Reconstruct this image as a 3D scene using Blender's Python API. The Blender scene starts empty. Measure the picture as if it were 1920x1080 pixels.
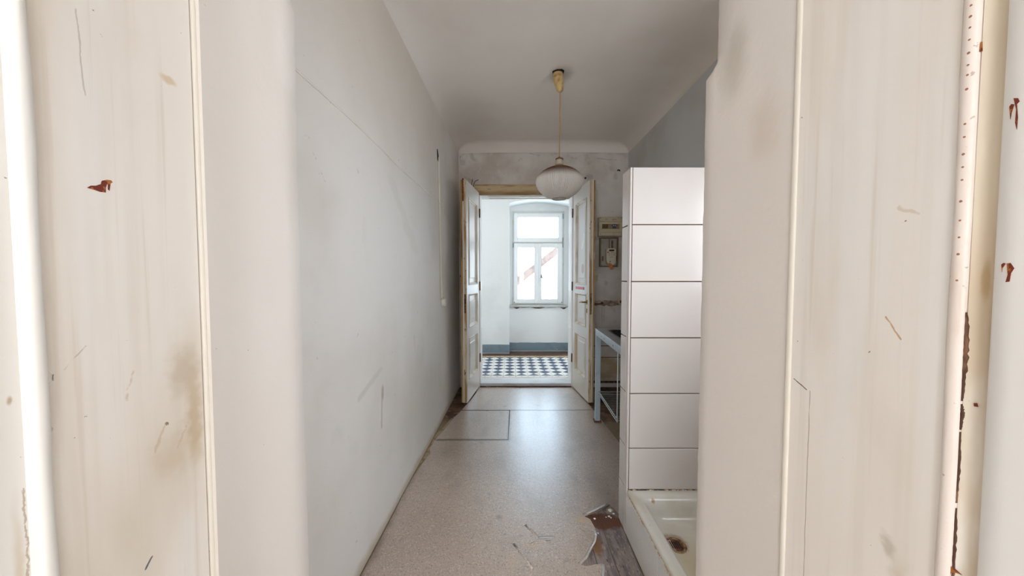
import bpy, bmesh, math, random
from mathutils import Vector, Matrix
R = random.Random(7)
C = bpy.context.scene.collection
SC = bpy.context.scene
PI = math.pi

# ------------------------------------------------------------------ camera, sky, lights, exposure
cam = bpy.data.cameras.new('camera')
cam.sensor_width = 36.0
cam.lens = 36.0 * 620.0 / 1920.0
cam.clip_start = 0.02
camo = bpy.data.objects.new('camera', cam)
C.objects.link(camo)
camo.location = (0, 0, 1.41)
camo.rotation_euler = (math.radians(90 - 2.217), 0, 0)
SC.camera = camo

world = bpy.data.worlds.new('overcast_sky')
SC.world = world
world.use_nodes = True
bgn = world.node_tree.nodes['Background']
bgn.inputs[0].default_value = (0.64, 0.81, 1.0, 1)
bgn.inputs[1].default_value = 7.0

def area(name, loc, rot, sx, sy, power, col):
    l = bpy.data.lights.new(name, 'AREA')
    l.shape = 'RECTANGLE'; l.size = sx; l.size_y = sy; l.energy = power; l.color = col
    o = bpy.data.objects.new(name, l); C.objects.link(o)
    o.location = loc; o.rotation_euler = rot
    return o
# daylight through the windows of the room behind the camera
area('daylight_rear_window', (-0.95, -3.0, 1.62), (math.radians(90), 0, 0), 1.1, 1.4, 22, (1.0, 0.925, 0.83))
area('daylight_rear_window', (0.95, -3.0, 1.62), (math.radians(90), 0, 0), 1.1, 1.4, 22, (1.0, 0.925, 0.83))
# fill lamp added for the left wall, in an added opening above the shower
area('shower_fill_light', (1.58, 1.10, 1.70), (math.radians(90), 0, math.radians(90)), 0.60, 0.8, 5.6, (1.0, 0.91, 0.82))
# fill lamps added to brighten the hall, before the solid walls at its ends
area('hall_fill_light', (2.42, 5.05, 1.75), (math.radians(90), 0, math.radians(90)), 1.0, 1.9, 24, (0.90, 0.96, 1.0))
area('hall_fill_light', (-2.42, 5.05, 1.75), (math.radians(90), 0, math.radians(-90)), 1.0, 1.9, 24, (0.90, 0.96, 1.0))

SC.view_settings.view_transform = 'Standard'
SC.view_settings.look = 'None'
SC.view_settings.gamma = 1
SC.view_settings.use_curve_mapping = False
SC.view_settings.exposure = 0.55

# ------------------------------------------------------------------ helpers: materials
def lin(c):
    f = lambda v: (v / 12.92) if v <= 0.04045 else ((v + 0.055) / 1.055) ** 2.4
    return tuple(f(v / 255.0) for v in c) + (1.0,)

def mat(name, col, rough=0.55, layers=(), bump=(), metal=0.0, spec=0.5, zramp=None):
    m = bpy.data.materials.new(name)
    m.use_nodes = True
    nt = m.node_tree; N = nt.nodes; L = nt.links
    p = N['Principled BSDF']
    p.inputs['Roughness'].default_value = rough
    p.inputs['Metallic'].default_value = metal
    p.inputs['Specular IOR Level'].default_value = spec
    g = N.new('ShaderNodeNewGeometry')
    pos = g.outputs['Position']
    def vm(op, a, b):
        n = N.new('ShaderNodeVectorMath'); n.operation = op
        L.new(a, n.inputs[0])
        if isinstance(b, tuple): n.inputs[1].default_value = b
        else: L.new(b, n.inputs[1])
        return n
    def noise(scale, stretch, detail=4.0):
        n = N.new('ShaderNodeTexNoise')
        n.inputs['Scale'].default_value = scale
        n.inputs['Detail'].default_value = detail
        src = pos
        if stretch and stretch != (1, 1, 1):
            src = vm('MULTIPLY', pos, stretch).outputs[0]
        L.new(src, n.inputs['Vector'])
        return n
    def rng(v, a, b, c, d, smooth=True):
        n = N.new('ShaderNodeMapRange')
        n.interpolation_type = 'SMOOTHSTEP' if smooth else 'LINEAR'
        n.inputs[1].default_value = a; n.inputs[2].default_value = b
        n.inputs[3].default_value = c; n.inputs[4].default_value = d
        L.new(v, n.inputs[0])
        return n.outputs[0]
    def wob(scale, amt):
        n = noise(scale, None, 3.0)
        s = vm('SUBTRACT', n.outputs['Color'], (0.5, 0.5, 0.5))
        k = vm('MULTIPLY', s.outputs[0], (amt, amt, amt))
        return vm('ADD', pos, k.outputs[0]).outputs[0]
    cur = None
    def mix(mask, color):
        nonlocal cur
        n = N.new('ShaderNodeMix'); n.data_type = 'RGBA'
        L.new(mask, n.inputs[0])
        if cur is None: n.inputs[6].default_value = lin(col)
        else: L.new(cur, n.inputs[6])
        n.inputs[7].default_value = lin(color)
        cur = n.outputs[2]
    for ly in layers:
        k = ly[0]
        if k == 'noise':      # color, scale, lo, hi, amount, stretch
            _, c, sc, lo, hi, amt, st = ly
            mix(rng(noise(sc, st).outputs['Fac'], lo, hi, 0.0, amt), c)
        elif k == 'spot':     # color, centre, radii, soft 0..1, wobble scale, wobble size, amount
            _, c, ce, ra, soft, ws, wa, amt = ly
            d = vm('SUBTRACT', wob(ws, wa), ce)
            d = vm('DIVIDE', d.outputs[0], ra)
            n = N.new('ShaderNodeVectorMath'); n.operation = 'LENGTH'
            L.new(d.outputs[0], n.inputs[0])
            mix(rng(n.outputs['Value'], 1.0 - soft, 1.0, amt, 0.0), c)
        elif k == 'line':     # color, a, b, half width, wobble scale, wobble size, amount
            _, c, a, b, w, ws, wa, amt = ly
            a = Vector(a); b = Vector(b); ab = b - a; ln = ab.length; u = ab / ln
            q = vm('SUBTRACT', wob(ws, wa), tuple(a)).outputs[0]
            dn = N.new('ShaderNodeVectorMath'); dn.operation = 'DOT_PRODUCT'
            L.new(q, dn.inputs[0]); dn.inputs[1].default_value = tuple(u)
            cl = N.new('ShaderNodeClamp'); cl.inputs[2].default_value = ln
            L.new(dn.outputs['Value'], cl.inputs[0])
            s = N.new('ShaderNodeVectorMath'); s.operation = 'SCALE'
            s.inputs[0].default_value = tuple(u); L.new(cl.outputs[0], s.inputs['Scale'])
            e = vm('SUBTRACT', q, s.outputs[0])
            n = N.new('ShaderNodeVectorMath'); n.operation = 'LENGTH'
            L.new(e.outputs[0], n.inputs[0])
            mix(rng(n.outputs['Value'], w * 0.4, w, amt, 0.0), c)
        elif k == 'band':     # color, axis, lo, hi, wobble scale, wobble size, amount   (full above lo, gone at hi)
            _, c, ax, lo, hi, ws, wa, amt = ly
            sp = N.new('ShaderNodeSeparateXYZ'); L.new(wob(ws, wa), sp.inputs[0])
            mix(rng(sp.outputs[ax], lo, hi, amt, 0.0), c)
    if cur is None: p.inputs['Base Color'].default_value = lin(col)
    else: L.new(cur, p.inputs['Base Color'])
    last = None
    for (sc, st, dist, stretch) in bump:
        b = N.new('ShaderNodeBump')
        b.inputs['Strength'].default_value = st; b.inputs['Distance'].default_value = dist
        L.new(noise(sc, stretch).outputs['Fac'], b.inputs['Height'])
        if last is not None: L.new(last, b.inputs['Normal'])
        last = b.outputs[0]
    if last is not None: L.new(last, p.inputs['Normal'])
    return m

# ------------------------------------------------------------------ helpers: shapes
class B:
    def __init__(s): s.bm = bmesh.new()
    def face(s, pts, mi=0):
        f = s.bm.faces.new([s.bm.verts.new(p) for p in pts]); f.material_index = mi; return f
    def box(s, x0, x1, y0, y1, z0, z1, mi=0):
        v = [s.bm.verts.new((x, y, z)) for x in (x0, x1) for y in (y0, y1) for z in (z0, z1)]
        for q in ((0, 1, 3, 2), (4, 6, 7, 5), (0, 4, 5, 1), (2, 3, 7, 6), (0, 2, 6, 4), (1, 5, 7, 3)):
            s.bm.faces.new([v[i] for i in q]).material_index = mi
        return s
    def prism(s, pts, axis, a, b, mi=0):
        def w(p, t):
            return (p[0], p[1], t) if axis == 'z' else ((p[0], t, p[1]) if axis == 'y' else (t, p[0], p[1]))
        A = [s.bm.verts.new(w(p, a)) for p in pts]; Bv = [s.bm.verts.new(w(p, b)) for p in pts]
        n = len(pts)
        for f in [A[::-1], Bv] + [[A[i], A[(i + 1) % n], Bv[(i + 1) % n], Bv[i]] for i in range(n)]:
            s.bm.faces.new(f).material_index = mi
        return s
    def loft(s, rings, closed=True, cap=True, mi=0):
        vr = [[s.bm.verts.new(p) for p in r] for r in rings]
        for a, b in zip(vr, vr[1:]):
            n = len(a)
            for i in range(n if closed else n - 1):
                j = (i + 1) % n
                s.bm.faces.new((a[i], a[j], b[j], b[i])).material_index = mi
        if cap:
            s.bm.faces.new(vr[0][::-1]).material_index = mi
            s.bm.faces.new(vr[-1]).material_index = mi
        return s
    def lathe(s, prof, c=(0, 0, 0), n=24, ribs=0, amp=0.0, cap=True, mi=0, axis='z'):
        rings = []
        for r, z in prof:
            ring = []
            for i in range(n):
                t = 2 * PI * i / n
                k = r * (1 + amp * math.cos(ribs * t)) if ribs else r
                x, y = k * math.cos(t), k * math.sin(t)
                ring.append((c[0] + x, c[1] + y, c[2] + z) if axis == 'z' else
                            ((c[0] + x, c[1] - z, c[2] + y) if axis == 'y' else (c[0] + z, c[1] + x, c[2] + y)))
            rings.append(ring)
        return s.loft(rings, cap=cap, mi=mi)
    def tube(s, pts, r, n=8, mi=0):
        pts = [Vector(p) for p in pts]; rings = []
        up = Vector((0, 0, 1))
        for i, p in enumerate(pts):
            d = (pts[min(i + 1, len(pts) - 1)] - pts[max(i - 1, 0)]).normalized()
            a = d.cross(up)
            if a.length < 0.05: a = d.cross(Vector((1, 0, 0)))
            a.normalize(); b = d.cross(a)
            rr = r[i] if isinstance(r, (list, tuple)) else r
            rings.append([p + (a * math.cos(2 * PI * k / n) + b * math.sin(2 * PI * k / n)) * rr for k in range(n)])
        return s.loft(rings, mi=mi)
    def done(s, name, mats, parent=None, smooth=False, bevel=0.0, seg=2, angle=35):
        bmesh.ops.recalc_face_normals(s.bm, faces=s.bm.faces)
        me = bpy.data.meshes.new(name); s.bm.to_mesh(me); s.bm.free()
        for m in (mats if isinstance(mats, (list, tuple)) else [mats]): me.materials.append(m)
        o = bpy.data.objects.new(name, me); C.objects.link(o)
        if smooth:
            for p in me.polygons: p.use_smooth = True
            me.set_sharp_from_angle(angle=math.radians(angle))
        if bevel:
            b = o.modifiers.new('bevel', 'BEVEL'); b.width = bevel; b.segments = seg; b.limit_method = 'ANGLE'
        if parent is not None: attach(o, parent)
        return o

LOCAL = set()            # roots whose children are modelled in the root's own axes
def attach(o, parent):
    o.parent = parent
    if parent.type == 'EMPTY' and parent.name not in LOCAL:
        o.matrix_parent_inverse = Matrix.Translation(-parent.location)

def tag(o, label=None, cat=None, group=None, kind=None):
    if label: o['label'] = label
    if cat: o['category'] = cat
    if group: o['group'] = group
    if kind: o['kind'] = kind
    return o

def root(name, loc, label=None, cat=None, group=None, kind=None, rotz=None):
    o = bpy.data.objects.new(name, None); C.objects.link(o)
    o.empty_display_size = 0.1
    o.location = loc
    if rotz is not None:
        o.rotation_euler = (0, 0, rotz); LOCAL.add(o.name)
    return tag(o, label, cat, group, kind)

def struct(o, label=None, cat=None):
    return tag(o, label, cat, kind='structure')

def copy_of(o, parent=None, offset=(0, 0, 0), name=None):
    c = o.copy(); C.objects.link(c)
    c.location = Vector(o.location) + Vector(offset)
    if parent is not None: c.parent = parent; c.matrix_parent_inverse = o.matrix_parent_inverse
    return c

# ------------------------------------------------------------------ materials
Z1 = (1, 1, 1)
def XL(y): return -0.735 + 0.0222 * (y - 0.75)          # the left wall runs slightly askew
YD = 4.134                                             # wall with the double door
XR = 1.432

M = {}
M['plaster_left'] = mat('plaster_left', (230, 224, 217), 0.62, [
    ('noise', (212, 202, 190), 1.1, 0.46, 0.72, 0.7, Z1),
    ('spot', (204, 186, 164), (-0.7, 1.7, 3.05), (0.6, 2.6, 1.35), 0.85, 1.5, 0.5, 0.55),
    ('noise', (168, 158, 146), 26.0, 0.70, 0.76, 0.35, Z1),
    ('noise', (205, 200, 195), 6.0, 0.6, 0.8, 0.25, Z1),
    ('noise', (196, 186, 172), 2.2, 0.60, 0.80, 0.35, (1, 1, 0.5)),
    ('band', (190, 170, 138), 2, 0.005, 0.07, 9.0, 0.06, 0.65),
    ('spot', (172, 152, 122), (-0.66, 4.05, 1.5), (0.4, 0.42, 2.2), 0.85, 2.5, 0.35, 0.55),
    ('line', (205, 190, 160), (XL(3.10), 3.10, 2.5), (XL(3.16), 3.16, 1.2), 0.045, 6.0, 0.05, 0.5),
    ('line', (206, 200, 190), (-0.718, 1.53, 0.83), (-0.716, 1.78, 0.90), 0.022, 20.0, 0.012, 0.6),
    ('spot', (172, 160, 142), (-0.713, 1.795, 0.765), (0.05, 0.022, 0.06), 0.7, 18, 0.02, 0.75),
    ('line', (178, 166, 150), (-0.713, 1.79, 0.76), (-0.713, 1.775, 0.58), 0.011, 20, 0.012, 0.7),
    ('line', (150, 140, 128), (-0.72, 1.22, 1.86), (-0.72, 1.32, 1.74), 0.004, 30, 0.03, 0.6),
    ('line', (214, 206, 192), (-0.72, 1.95, 1.95), (-0.72, 2.4, 1.6), 0.07, 5, 0.2, 0.35),
    ('line', (150, 146, 140), (-0.70, 2.35, 0.98), (-0.70, 2.37, 0.86), 0.006, 20, 0.02, 0.35),
], [(3.0, 0.35, 0.02, Z1), (38.0, 0.16, 0.006, Z1)])
M['plaster_back'] = mat('plaster_back', (224, 215, 206), 0.75, [
    ('noise', (192, 178, 164), 2.4, 0.40, 0.66, 0.75, Z1),
    ('noise', (150, 140, 130), 9.0, 0.60, 0.72, 0.35, Z1),
    ('noise', (224, 220, 214), 14.0, 0.58, 0.70, 0.35, Z1),
    ('line', (140, 128, 116), (1.03, YD, 1.86), (1.40, YD, 1.90), 0.03, 14, 0.06, 0.4),
    ('spot', (120, 106, 96), (0.95, YD, 2.62), (0.07, 0.1, 0.06), 0.7, 20, 0.05, 0.4),
    ('spot', (186, 160, 118), (1.14, YD, 0.24), (0.30, 0.1, 0.17), 0.4, 16, 0.12, 0.85),
    ('spot', (206, 190, 158), (1.12, YD, 0.24), (0.16, 0.1, 0.09), 0.5, 26, 0.10, 0.8),
    ('spot', (160, 132, 96), (1.30, YD, 1.70), (0.10, 0.1, 0.24), 0.7, 10, 0.05, 0.5),
    ('spot', (150, 120, 90), (0.98, YD, 1.06), (0.12, 0.1, 0.05), 0.8, 12, 0.05, 0.35),
    ('line', (116, 104, 94), (-0.60, YD, 2.63), (-0.47, YD, 2.56), 0.005, 18, 0.03, 0.6),
    ('line', (126, 114, 102), (0.98, YD, 2.86), (1.34, YD, 2.82), 0.006, 9, 0.06, 0.5),
    ('line', (126, 114, 102), (0.20, YD, 2.90), (0.34, YD, 2.885), 0.006, 9, 0.04, 0.5),
    ('line', (100, 88, 80), (1.13, YD, 1.02), (1.13, YD, 0.80), 0.004, 9, 0.01, 0.6),
    ('line', (100, 88, 80), (1.155, YD, 1.02), (1.155, YD, 0.82), 0.004, 9, 0.01, 0.5),
], [(5.0, 0.4, 0.02, Z1), (50.0, 0.3, 0.006, Z1)])
M['plaster_right'] = mat('plaster_right', (206, 205, 204), 0.7, [('noise', (190, 182, 172), 1.6, 0.45, 0.7, 0.6, Z1)],
                         [(4.0, 0.3, 0.02, Z1), (40.0, 0.15, 0.006, Z1)])
M['ceiling'] = mat('ceiling_paint', (234, 224, 214), 0.75, [
    ('noise', (214, 203, 191), 0.9, 0.42, 0.7, 0.6, Z1),
    ('band', (170, 156, 136), 1, 4.3, 4.3001, 3, 0.1, 0.0),
    ('spot', (120, 100, 80), (0.40, 2.74, 3.03), (0.13, 0.16, 0.1), 0.9, 12, 0.05, 0.55)],
    [(2.2, 0.3, 0.02, Z1), (45.0, 0.1, 0.004, Z1)])
M['plaster_reveal'] = mat('plaster_reveal', (222, 212, 203), 0.6, [
    ('noise', (202, 192, 180), 2.6, 0.5, 0.75, 0.5, (1, 1, 0.5)),
    ('noise', (228, 222, 215), 5.0, 0.5, 0.7, 0.4, (1, 1, 0.35)),
    ('noise', (120, 105, 95), 70.0, 0.765, 0.80, 0.6, Z1),
    ('spot', (176, 168, 150), (0.429, 0.66, 1.82), (0.05, 0.06, 0.10), 0.9, 14, 0.05, 0.6),
    ('spot', (200, 180, 160), (0.429, 0.57, 1.66), (0.05, 0.06, 0.08), 0.9, 14, 0.05, 0.4)],
    [(7.0, 0.25, 0.012, Z1), (60.0, 0.14, 0.004, Z1)])
M['lining'] = mat('lining_paint', (232, 223, 213), 0.42, [
    ('noise', (204, 187, 164), 6.0, 0.44, 0.72, 0.6, (1, 1, 0.35)),
    ('noise', (212, 200, 184), 28.0, 0.48, 0.68, 0.3, (1, 1.6, 0.05)),
    ('noise', (236, 232, 230), 9.0, 0.5, 0.7, 0.6, (1, 1, 0.12)),
    ('noise', (196, 176, 150), 44.0, 0.58, 0.72, 0.25, (1, 2, 0.04)),
    ('noise', (96, 66, 48), 95.0, 0.745, 0.77, 0.8, Z1),
    ('spot', (186, 164, 134), (-0.476, 0.476, 1.27), (0.1, 0.035, 0.055), 0.9, 60, 0.03, 0.55),
    ('spot', (190, 164, 128), (-0.476, 0.488, 1.19), (0.1, 0.018, 0.10), 0.8, 60, 0.02, 0.7),
    ('spot', (188, 160, 122), (-0.476, 0.455, 1.16), (0.1, 0.05, 0.05), 0.95, 50, 0.04, 0.35),
    ('spot', (204, 178, 140), (-0.476, 0.468, 1.68), (0.1, 0.014, 0.007), 0.6, 60, 0.01, 0.7),
    ('line', (188, 156, 120), (-0.476, 0.432, 1.175), (-0.476, 0.446, 1.205), 0.003, 90, 0.010, 0.4),
    ('line', (196, 166, 130), (-0.476, 0.462, 1.165), (-0.476, 0.474, 1.19), 0.002, 90, 0.010, 0.4),
    ('line', (178, 142, 110), (-0.476, 0.402, 1.255), (-0.476, 0.412, 1.29), 0.002, 90, 0.010, 0.35),
    ('line', (60, 62, 82), (-0.476, 0.4155, 1.028), (-0.476, 0.4225, 1.038), 0.0022, 120, 0.004, 0.9),
    ('line', (176, 160, 142), (-0.476, 0.372, 1.70), (-0.476, 0.376, 1.61), 0.0012, 40, 0.006, 0.6),
    ('line', (176, 160, 142), (-0.476, 0.348, 1.31), (-0.476, 0.366, 1.33), 0.0012, 40, 0.006, 0.6),
    ('line', (190, 160, 120), (0.429, 0.352, 1.475), (0.429, 0.370, 1.485), 0.0028, 90, 0.010, 0.4),
    ('line', (180, 140, 96), (0.429, 0.362, 1.340), (0.429, 0.378, 1.362), 0.0014, 60, 0.005, 0.8),
    ('spot', (170, 152, 130), (0.429, 0.366, 1.10), (0.1, 0.010, 0.02), 0.8, 60, 0.02, 0.5),
    ('spot', (196, 176, 146), (0.429, 0.352, 1.06), (0.1, 0.016, 0.05), 0.9, 50, 0.03, 0.5),
    ('line', (80, 68, 60), (0.429, 0.497, 1.253), (0.429, 0.476, 1.243), 0.0012, 60, 0.004, 0.9),
    ('line', (150, 132, 112), (0.429, 0.470, 1.243), (0.429, 0.470, 0.9), 0.0010, 30, 0.003, 0.7),
], [(16.0, 0.20, 0.006, (1, 1, 0.1)), (70.0, 0.12, 0.003, (1, 1, 0.25))])
M['bead'] = mat('bead_paint', (222, 213, 200), 0.5, [
    ('noise', (236, 226, 210), 12.0, 0.45, 0.7, 0.6, (1, 1, 0.2)),
    ('noise', (120, 80, 52), 80.0, 0.72, 0.75, 0.8, Z1)], [(40.0, 0.15, 0.003, (1, 1, 0.3))])
M['white_gloss'] = mat('white_gloss_paint', (234, 230, 225), 0.3, [
    ('noise', (228, 218, 206), 12.0, 0.5, 0.75, 0.5, (1, 1, 0.25)),
    ('noise', (130, 96, 72), 85.0, 0.76, 0.785, 0.7, Z1)], [(14.0, 0.25, 0.006, (1, 1, 0.2)), (80.0, 0.1, 0.002, Z1)])
M['casing_left'] = mat('casing_left_paint', (236, 231, 225), 0.4, [
    ('noise', (214, 200, 182), 8.0, 0.5, 0.75, 0.5, (1, 1, 0.3)),
    ('noise', (110, 80, 58), 90.0, 0.74, 0.77, 0.8, Z1),
    ('line', (150, 122, 86), (-0.481, 0.3175, 1.20), (-0.481, 0.3185, 0.95), 0.0012, 160, 0.005, 0.6),
    ('spot', (176, 142, 100), (-0.481, 0.312, 1.29), (0.1, 0.0025, 0.006), 0.8, 80, 0.003, 0.7),
    ('spot', (206, 186, 156), (-0.481, 0.312, 1.10), (0.1, 0.006, 0.12), 0.9, 40, 0.006, 0.6)],
    [(30.0, 0.2, 0.004, (1, 1, 0.3))])
M['strip_pink'] = mat('strip_paint', (236, 222, 212), 0.45, [
    ('noise', (222, 198, 182), 20.0, 0.5, 0.7, 0.6, (1, 1, 0.4)),
    ('noise', (150, 100, 76), 120.0, 0.70, 0.74, 0.5, Z1)], [(60.0, 0.25, 0.003, Z1)])
M['rebate'] = mat('rebate_stained', (214, 199, 178), 0.5, [
    ('noise', (186, 160, 124), 9.0, 0.42, 0.68, 0.8, (1, 1, 0.22)),
    ('noise', (232, 226, 218), 18.0, 0.55, 0.68, 0.7, (1, 1, 0.2)),
    ('line', (158, 122, 70), (0.444, 0.3055, 1.385), (0.444, 0.304, 1.24), 0.0022, 60, 0.003, 0.8),
    ('spot', (176, 146, 102), (0.444, 0.303, 1.405), (0.1, 0.0045, 0.025), 0.6, 60, 0.004, 0.7),
    ('noise', (90, 60, 44), 90.0, 0.74, 0.77, 0.8, Z1)], [(30.0, 0.3, 0.004, (1, 1, 0.3))])
M['chip'] = mat('bare_red_wood', (112, 38, 14), 0.6, [('noise', (176, 110, 48), 120.0, 0.55, 0.62, 0.9, Z1)])
M['crack'] = mat('crack_grime', (84, 56, 42), 0.9, [('noise', (150, 112, 86), 60.0, 0.5, 0.6, 0.7, (1, 1, 0.3))])
M['door'] = mat('door_paint', (226, 224, 221), 0.3, [
    ('noise', (214, 206, 194), 3.0, 0.48, 0.75, 0.5, (1, 1, 0.3)),
    ('noise', (190, 168, 136), 16.0, 0.66, 0.80, 0.5, (1, 1, 0.3)),
    ('band', (206, 192, 166), 2, 0.05, 0.9, 5.0, 0.4, 0.45)], [(12.0, 0.15, 0.004, (1, 1, 0.2))])
M['door_bead'] = mat('door_bead_paint', (222, 214, 200), 0.35, [
    ('noise', (188, 164, 126), 7.0, 0.42, 0.66, 0.75, (1, 1, 0.4))])
M['door_edge'] = mat('door_edge_worn', (206, 186, 152), 0.5, [
    ('noise', (160, 118, 66), 10.0, 0.42, 0.62, 0.85, (2, 2, 0.35)),
    ('noise', (84, 52, 30), 46.0, 0.63, 0.68, 0.9, (1, 1, 0.3))], [(30.0, 0.2, 0.004, (1, 1, 0.3))])
M['door_rebate'] = mat('door_rebate_bare', (168, 124, 68), 0.55, [
    ('noise', (104, 68, 34), 14.0, 0.45, 0.62, 0.85, (2, 2, 0.25)),
    ('noise', (206, 178, 132), 26.0, 0.58, 0.66, 0.6, (1, 1, 0.2)),
    ('band', (196, 172, 132), 2, 0.6, 1.6, 4.0, 0.5, 0.6)], [(30.0, 0.2, 0.004, (1, 1, 0.3))])
M['head'] = mat('door_head_stained', (204, 178, 136), 0.5, [
    ('noise', (150, 108, 58), 5.0, 0.44, 0.66, 0.85, (0.5, 1, 3)),
    ('noise', (92, 60, 34), 18.0, 0.64, 0.70, 0.7, (0.3, 1, 2)),
    ('band', (138, 96, 48), 2, 2.42, 2.46, 8.0, 0.05, 0.6)], [(30.0, 0.2, 0.004, (0.3, 1, 1))])
M['jamb'] = mat('jamb_paint', (228, 227, 224), 0.5, [('noise', (206, 194, 172), 9.0, 0.55, 0.75, 0.5, (1, 1, 0.3))])
M['threshold'] = mat('threshold_paint', (206, 208, 210), 0.4, [
    ('noise', (176, 170, 160), 11.0, 0.5, 0.7, 0.6, (0.5, 2, 1)),
    ('noise', (128, 112, 98), 60.0, 0.66, 0.72, 0.5, Z1)], [(30.0, 0.2, 0.003, Z1)])
M['boards'] = mat('old_boards', (142, 128, 122), 0.7, [
    ('noise', (104, 92, 96), 9.0, 0.42, 0.62, 0.9, (4, 0.6, 1)),
    ('noise', (176, 158, 140), 40.0, 0.55, 0.66, 0.7, (3, 0.7, 1)),
    ('noise', (64, 50, 44), 60.0, 0.62, 0.68, 0.8, (1.5, 0.5, 1)),
    ('spot', (96, 52, 24), (0.53, 1.84, 0.0), (0.13, 0.075, 0.1), 0.35, 30, 0.05, 0.95),
    ('spot', (128, 88, 44), (0.44, 1.69, 0.0), (0.035, 0.11, 0.1), 0.5, 30, 0.04, 0.9),
    ('spot', (196, 172, 110), (0.588, 1.93, 0.0), (0.022, 0.02, 0.1), 0.4, 40, 0.02, 0.9),
    ('band', (86, 62, 46), 1, 1.2, 1.2001, 3, 0.0, 0.0)], [(30.0, 0.5, 0.004, (3, 0.6, 1))])
M['sub_floor'] = mat('brown_screed', (112, 84, 62), 0.75, [
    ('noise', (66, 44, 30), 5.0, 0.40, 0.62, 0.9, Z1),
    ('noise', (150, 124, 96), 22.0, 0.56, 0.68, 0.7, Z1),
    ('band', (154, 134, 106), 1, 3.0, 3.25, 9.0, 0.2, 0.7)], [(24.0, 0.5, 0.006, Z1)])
LINO = [
    ('noise', (166, 146, 130), 1.5, 0.42, 0.68, 0.7, Z1),
    ('noise', (190, 166, 142), 2.6, 0.55, 0.75, 0.5, Z1),
    ('noise', (212, 202, 194), 120.0, 0.56, 0.64, 0.7, Z1),
    ('noise', (128, 108, 98), 150.0, 0.57, 0.63, 0.75, Z1),
    ('noise', (98, 80, 70), 85.0, 0.685, 0.72, 0.85, Z1),
    ('noise', (110, 96, 84), 9.0, 0.66, 0.76, 0.6, Z1),
    ('noise', (138, 122, 108), 4.0, 0.52, 0.70, 0.45, (1.5, 0.7, 1)),
    ('noise', (74, 60, 52), 30.0, 0.74, 0.77, 0.8, Z1),
    ('line', (120, 106, 94), (-0.62, 2.778, 0.0), (-0.03, 2.778, 0.0), 0.03, 14, 0.04, 0.7),
    ('line', (120, 106, 94), (-0.03, 2.80, 0.0), (-0.025, 3.38, 0.0), 0.025, 14, 0.03, 0.6),
    ('line', (132, 118, 106), (-0.5, 3.395, 0.0), (0.80, 3.40, 0.0), 0.03, 9, 0.05, 0.6),
    ('line', (60, 50, 44), (0.06, 4.09, 0.0), (-0.03, 3.93, 0.0), 0.007, 20, 0.02, 0.7),
    ('spot', (66, 56, 50), (0.10, 4.08, 0.0), (0.02, 0.02, 0.1), 0.5, 30, 0.01, 0.8)]
M['lino'] = mat('speckled_lino', (186, 165, 148), 0.33, LINO + [
    ('spot', (196, 160, 110), (0.405, 1.853, 0.0), (0.06, 0.035, 0.1), 0.8, 30, 0.03, 0.7),
    ('spot', (196, 166, 120), (0.105, 1.665, 0.0), (0.07, 0.018, 0.1), 0.8, 30, 0.03, 0.6),
    ('spot', (200, 174, 140), (0.0, 1.57, 0.0), (0.05, 0.08, 0.1), 0.9, 30, 0.05, 0.4),
    ('spot', (112, 96, 84), (-0.075, 1.87, 0.0), (0.03, 0.03, 0.1), 0.8, 30, 0.03, 0.5),
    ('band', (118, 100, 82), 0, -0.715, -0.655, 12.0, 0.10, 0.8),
    ('spot', (128, 108, 92), (0.60, 2.0, 0.0), (0.10, 0.5, 0.1), 0.9, 14, 0.08, 0.5)],
    [(60.0, 0.22, 0.004, Z1), (5.0, 0.25, 0.012, Z1)], spec=1.0)
for _k, _v in (('Coat Weight', 0.9), ('Coat Roughness', 0.3), ('Coat IOR', 1.6)): M['lino'].node_tree.nodes['Principled BSDF'].inputs[_k].default_value = _v
M['lino_back'] = mat('lino_edge', (186, 182, 178), 0.5, [('noise', (150, 146, 142), 60.0, 0.6, 0.7, 0.6, Z1)])
M['tile_white'] = mat('wall_tile_glaze', (208, 200, 194), 0.16, [
    ('noise', (200, 190, 183), 1.5, 0.45, 0.7, 0.4, Z1)])
M['tile_kick'] = mat('kick_tile_glaze', (228, 224, 220), 0.2, [
    ('noise', (150, 128, 104), 110.0, 0.66, 0.70, 0.5, Z1),
    ('band', (196, 182, 162), 2, 0.02, 0.16, 20.0, 0.05, 0.4)])
M['grout'] = mat('dark_grout', (110, 92, 78), 0.9)
M['corner_trim'] = mat('corner_trim_plastic', (206, 196, 190), 0.4)
M['seal'] = mat('mouldy_silicone', (214, 204, 190), 0.6, [
    ('noise', (176, 124, 64), 60.0, 0.45, 0.58, 0.85, Z1),
    ('noise', (40, 33, 26), 45.0, 0.47, 0.55, 0.9, Z1)])
M['seal_long'] = mat('rusty_silicone', (214, 208, 200), 0.6, [
    ('noise', (186, 140, 84), 70.0, 0.47, 0.58, 0.85, Z1)])
M['enamel'] = mat('tray_enamel', (206, 200, 188), 0.22, [
    ('noise', (188, 178, 154), 5.0, 0.45, 0.68, 0.7, Z1),
    ('noise', (120, 84, 44), 60.0, 0.745, 0.77, 0.8, Z1),
    ('spot', (190, 172, 132), (0.80, 1.38, 0.15), (0.14, 0.30, 0.05), 0.8, 10, 0.08, 0.55),
    ('spot', (150, 110, 50), (0.737, 1.683, 0.24), (0.014, 0.012, 0.03), 0.6, 60, 0.015, 0.9),
    ('spot', (110, 60, 24), (0.762, 1.51, 0.15), (0.075, 0.065, 0.05), 0.35, 50, 0.03, 0.5)])
M['rust'] = mat('rusty_drain', (104, 54, 24), 0.6, [('noise', (40, 22, 12), 60.0, 0.5, 0.6, 0.9, Z1)], [(80, 0.5, 0.004, Z1)])
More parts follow.
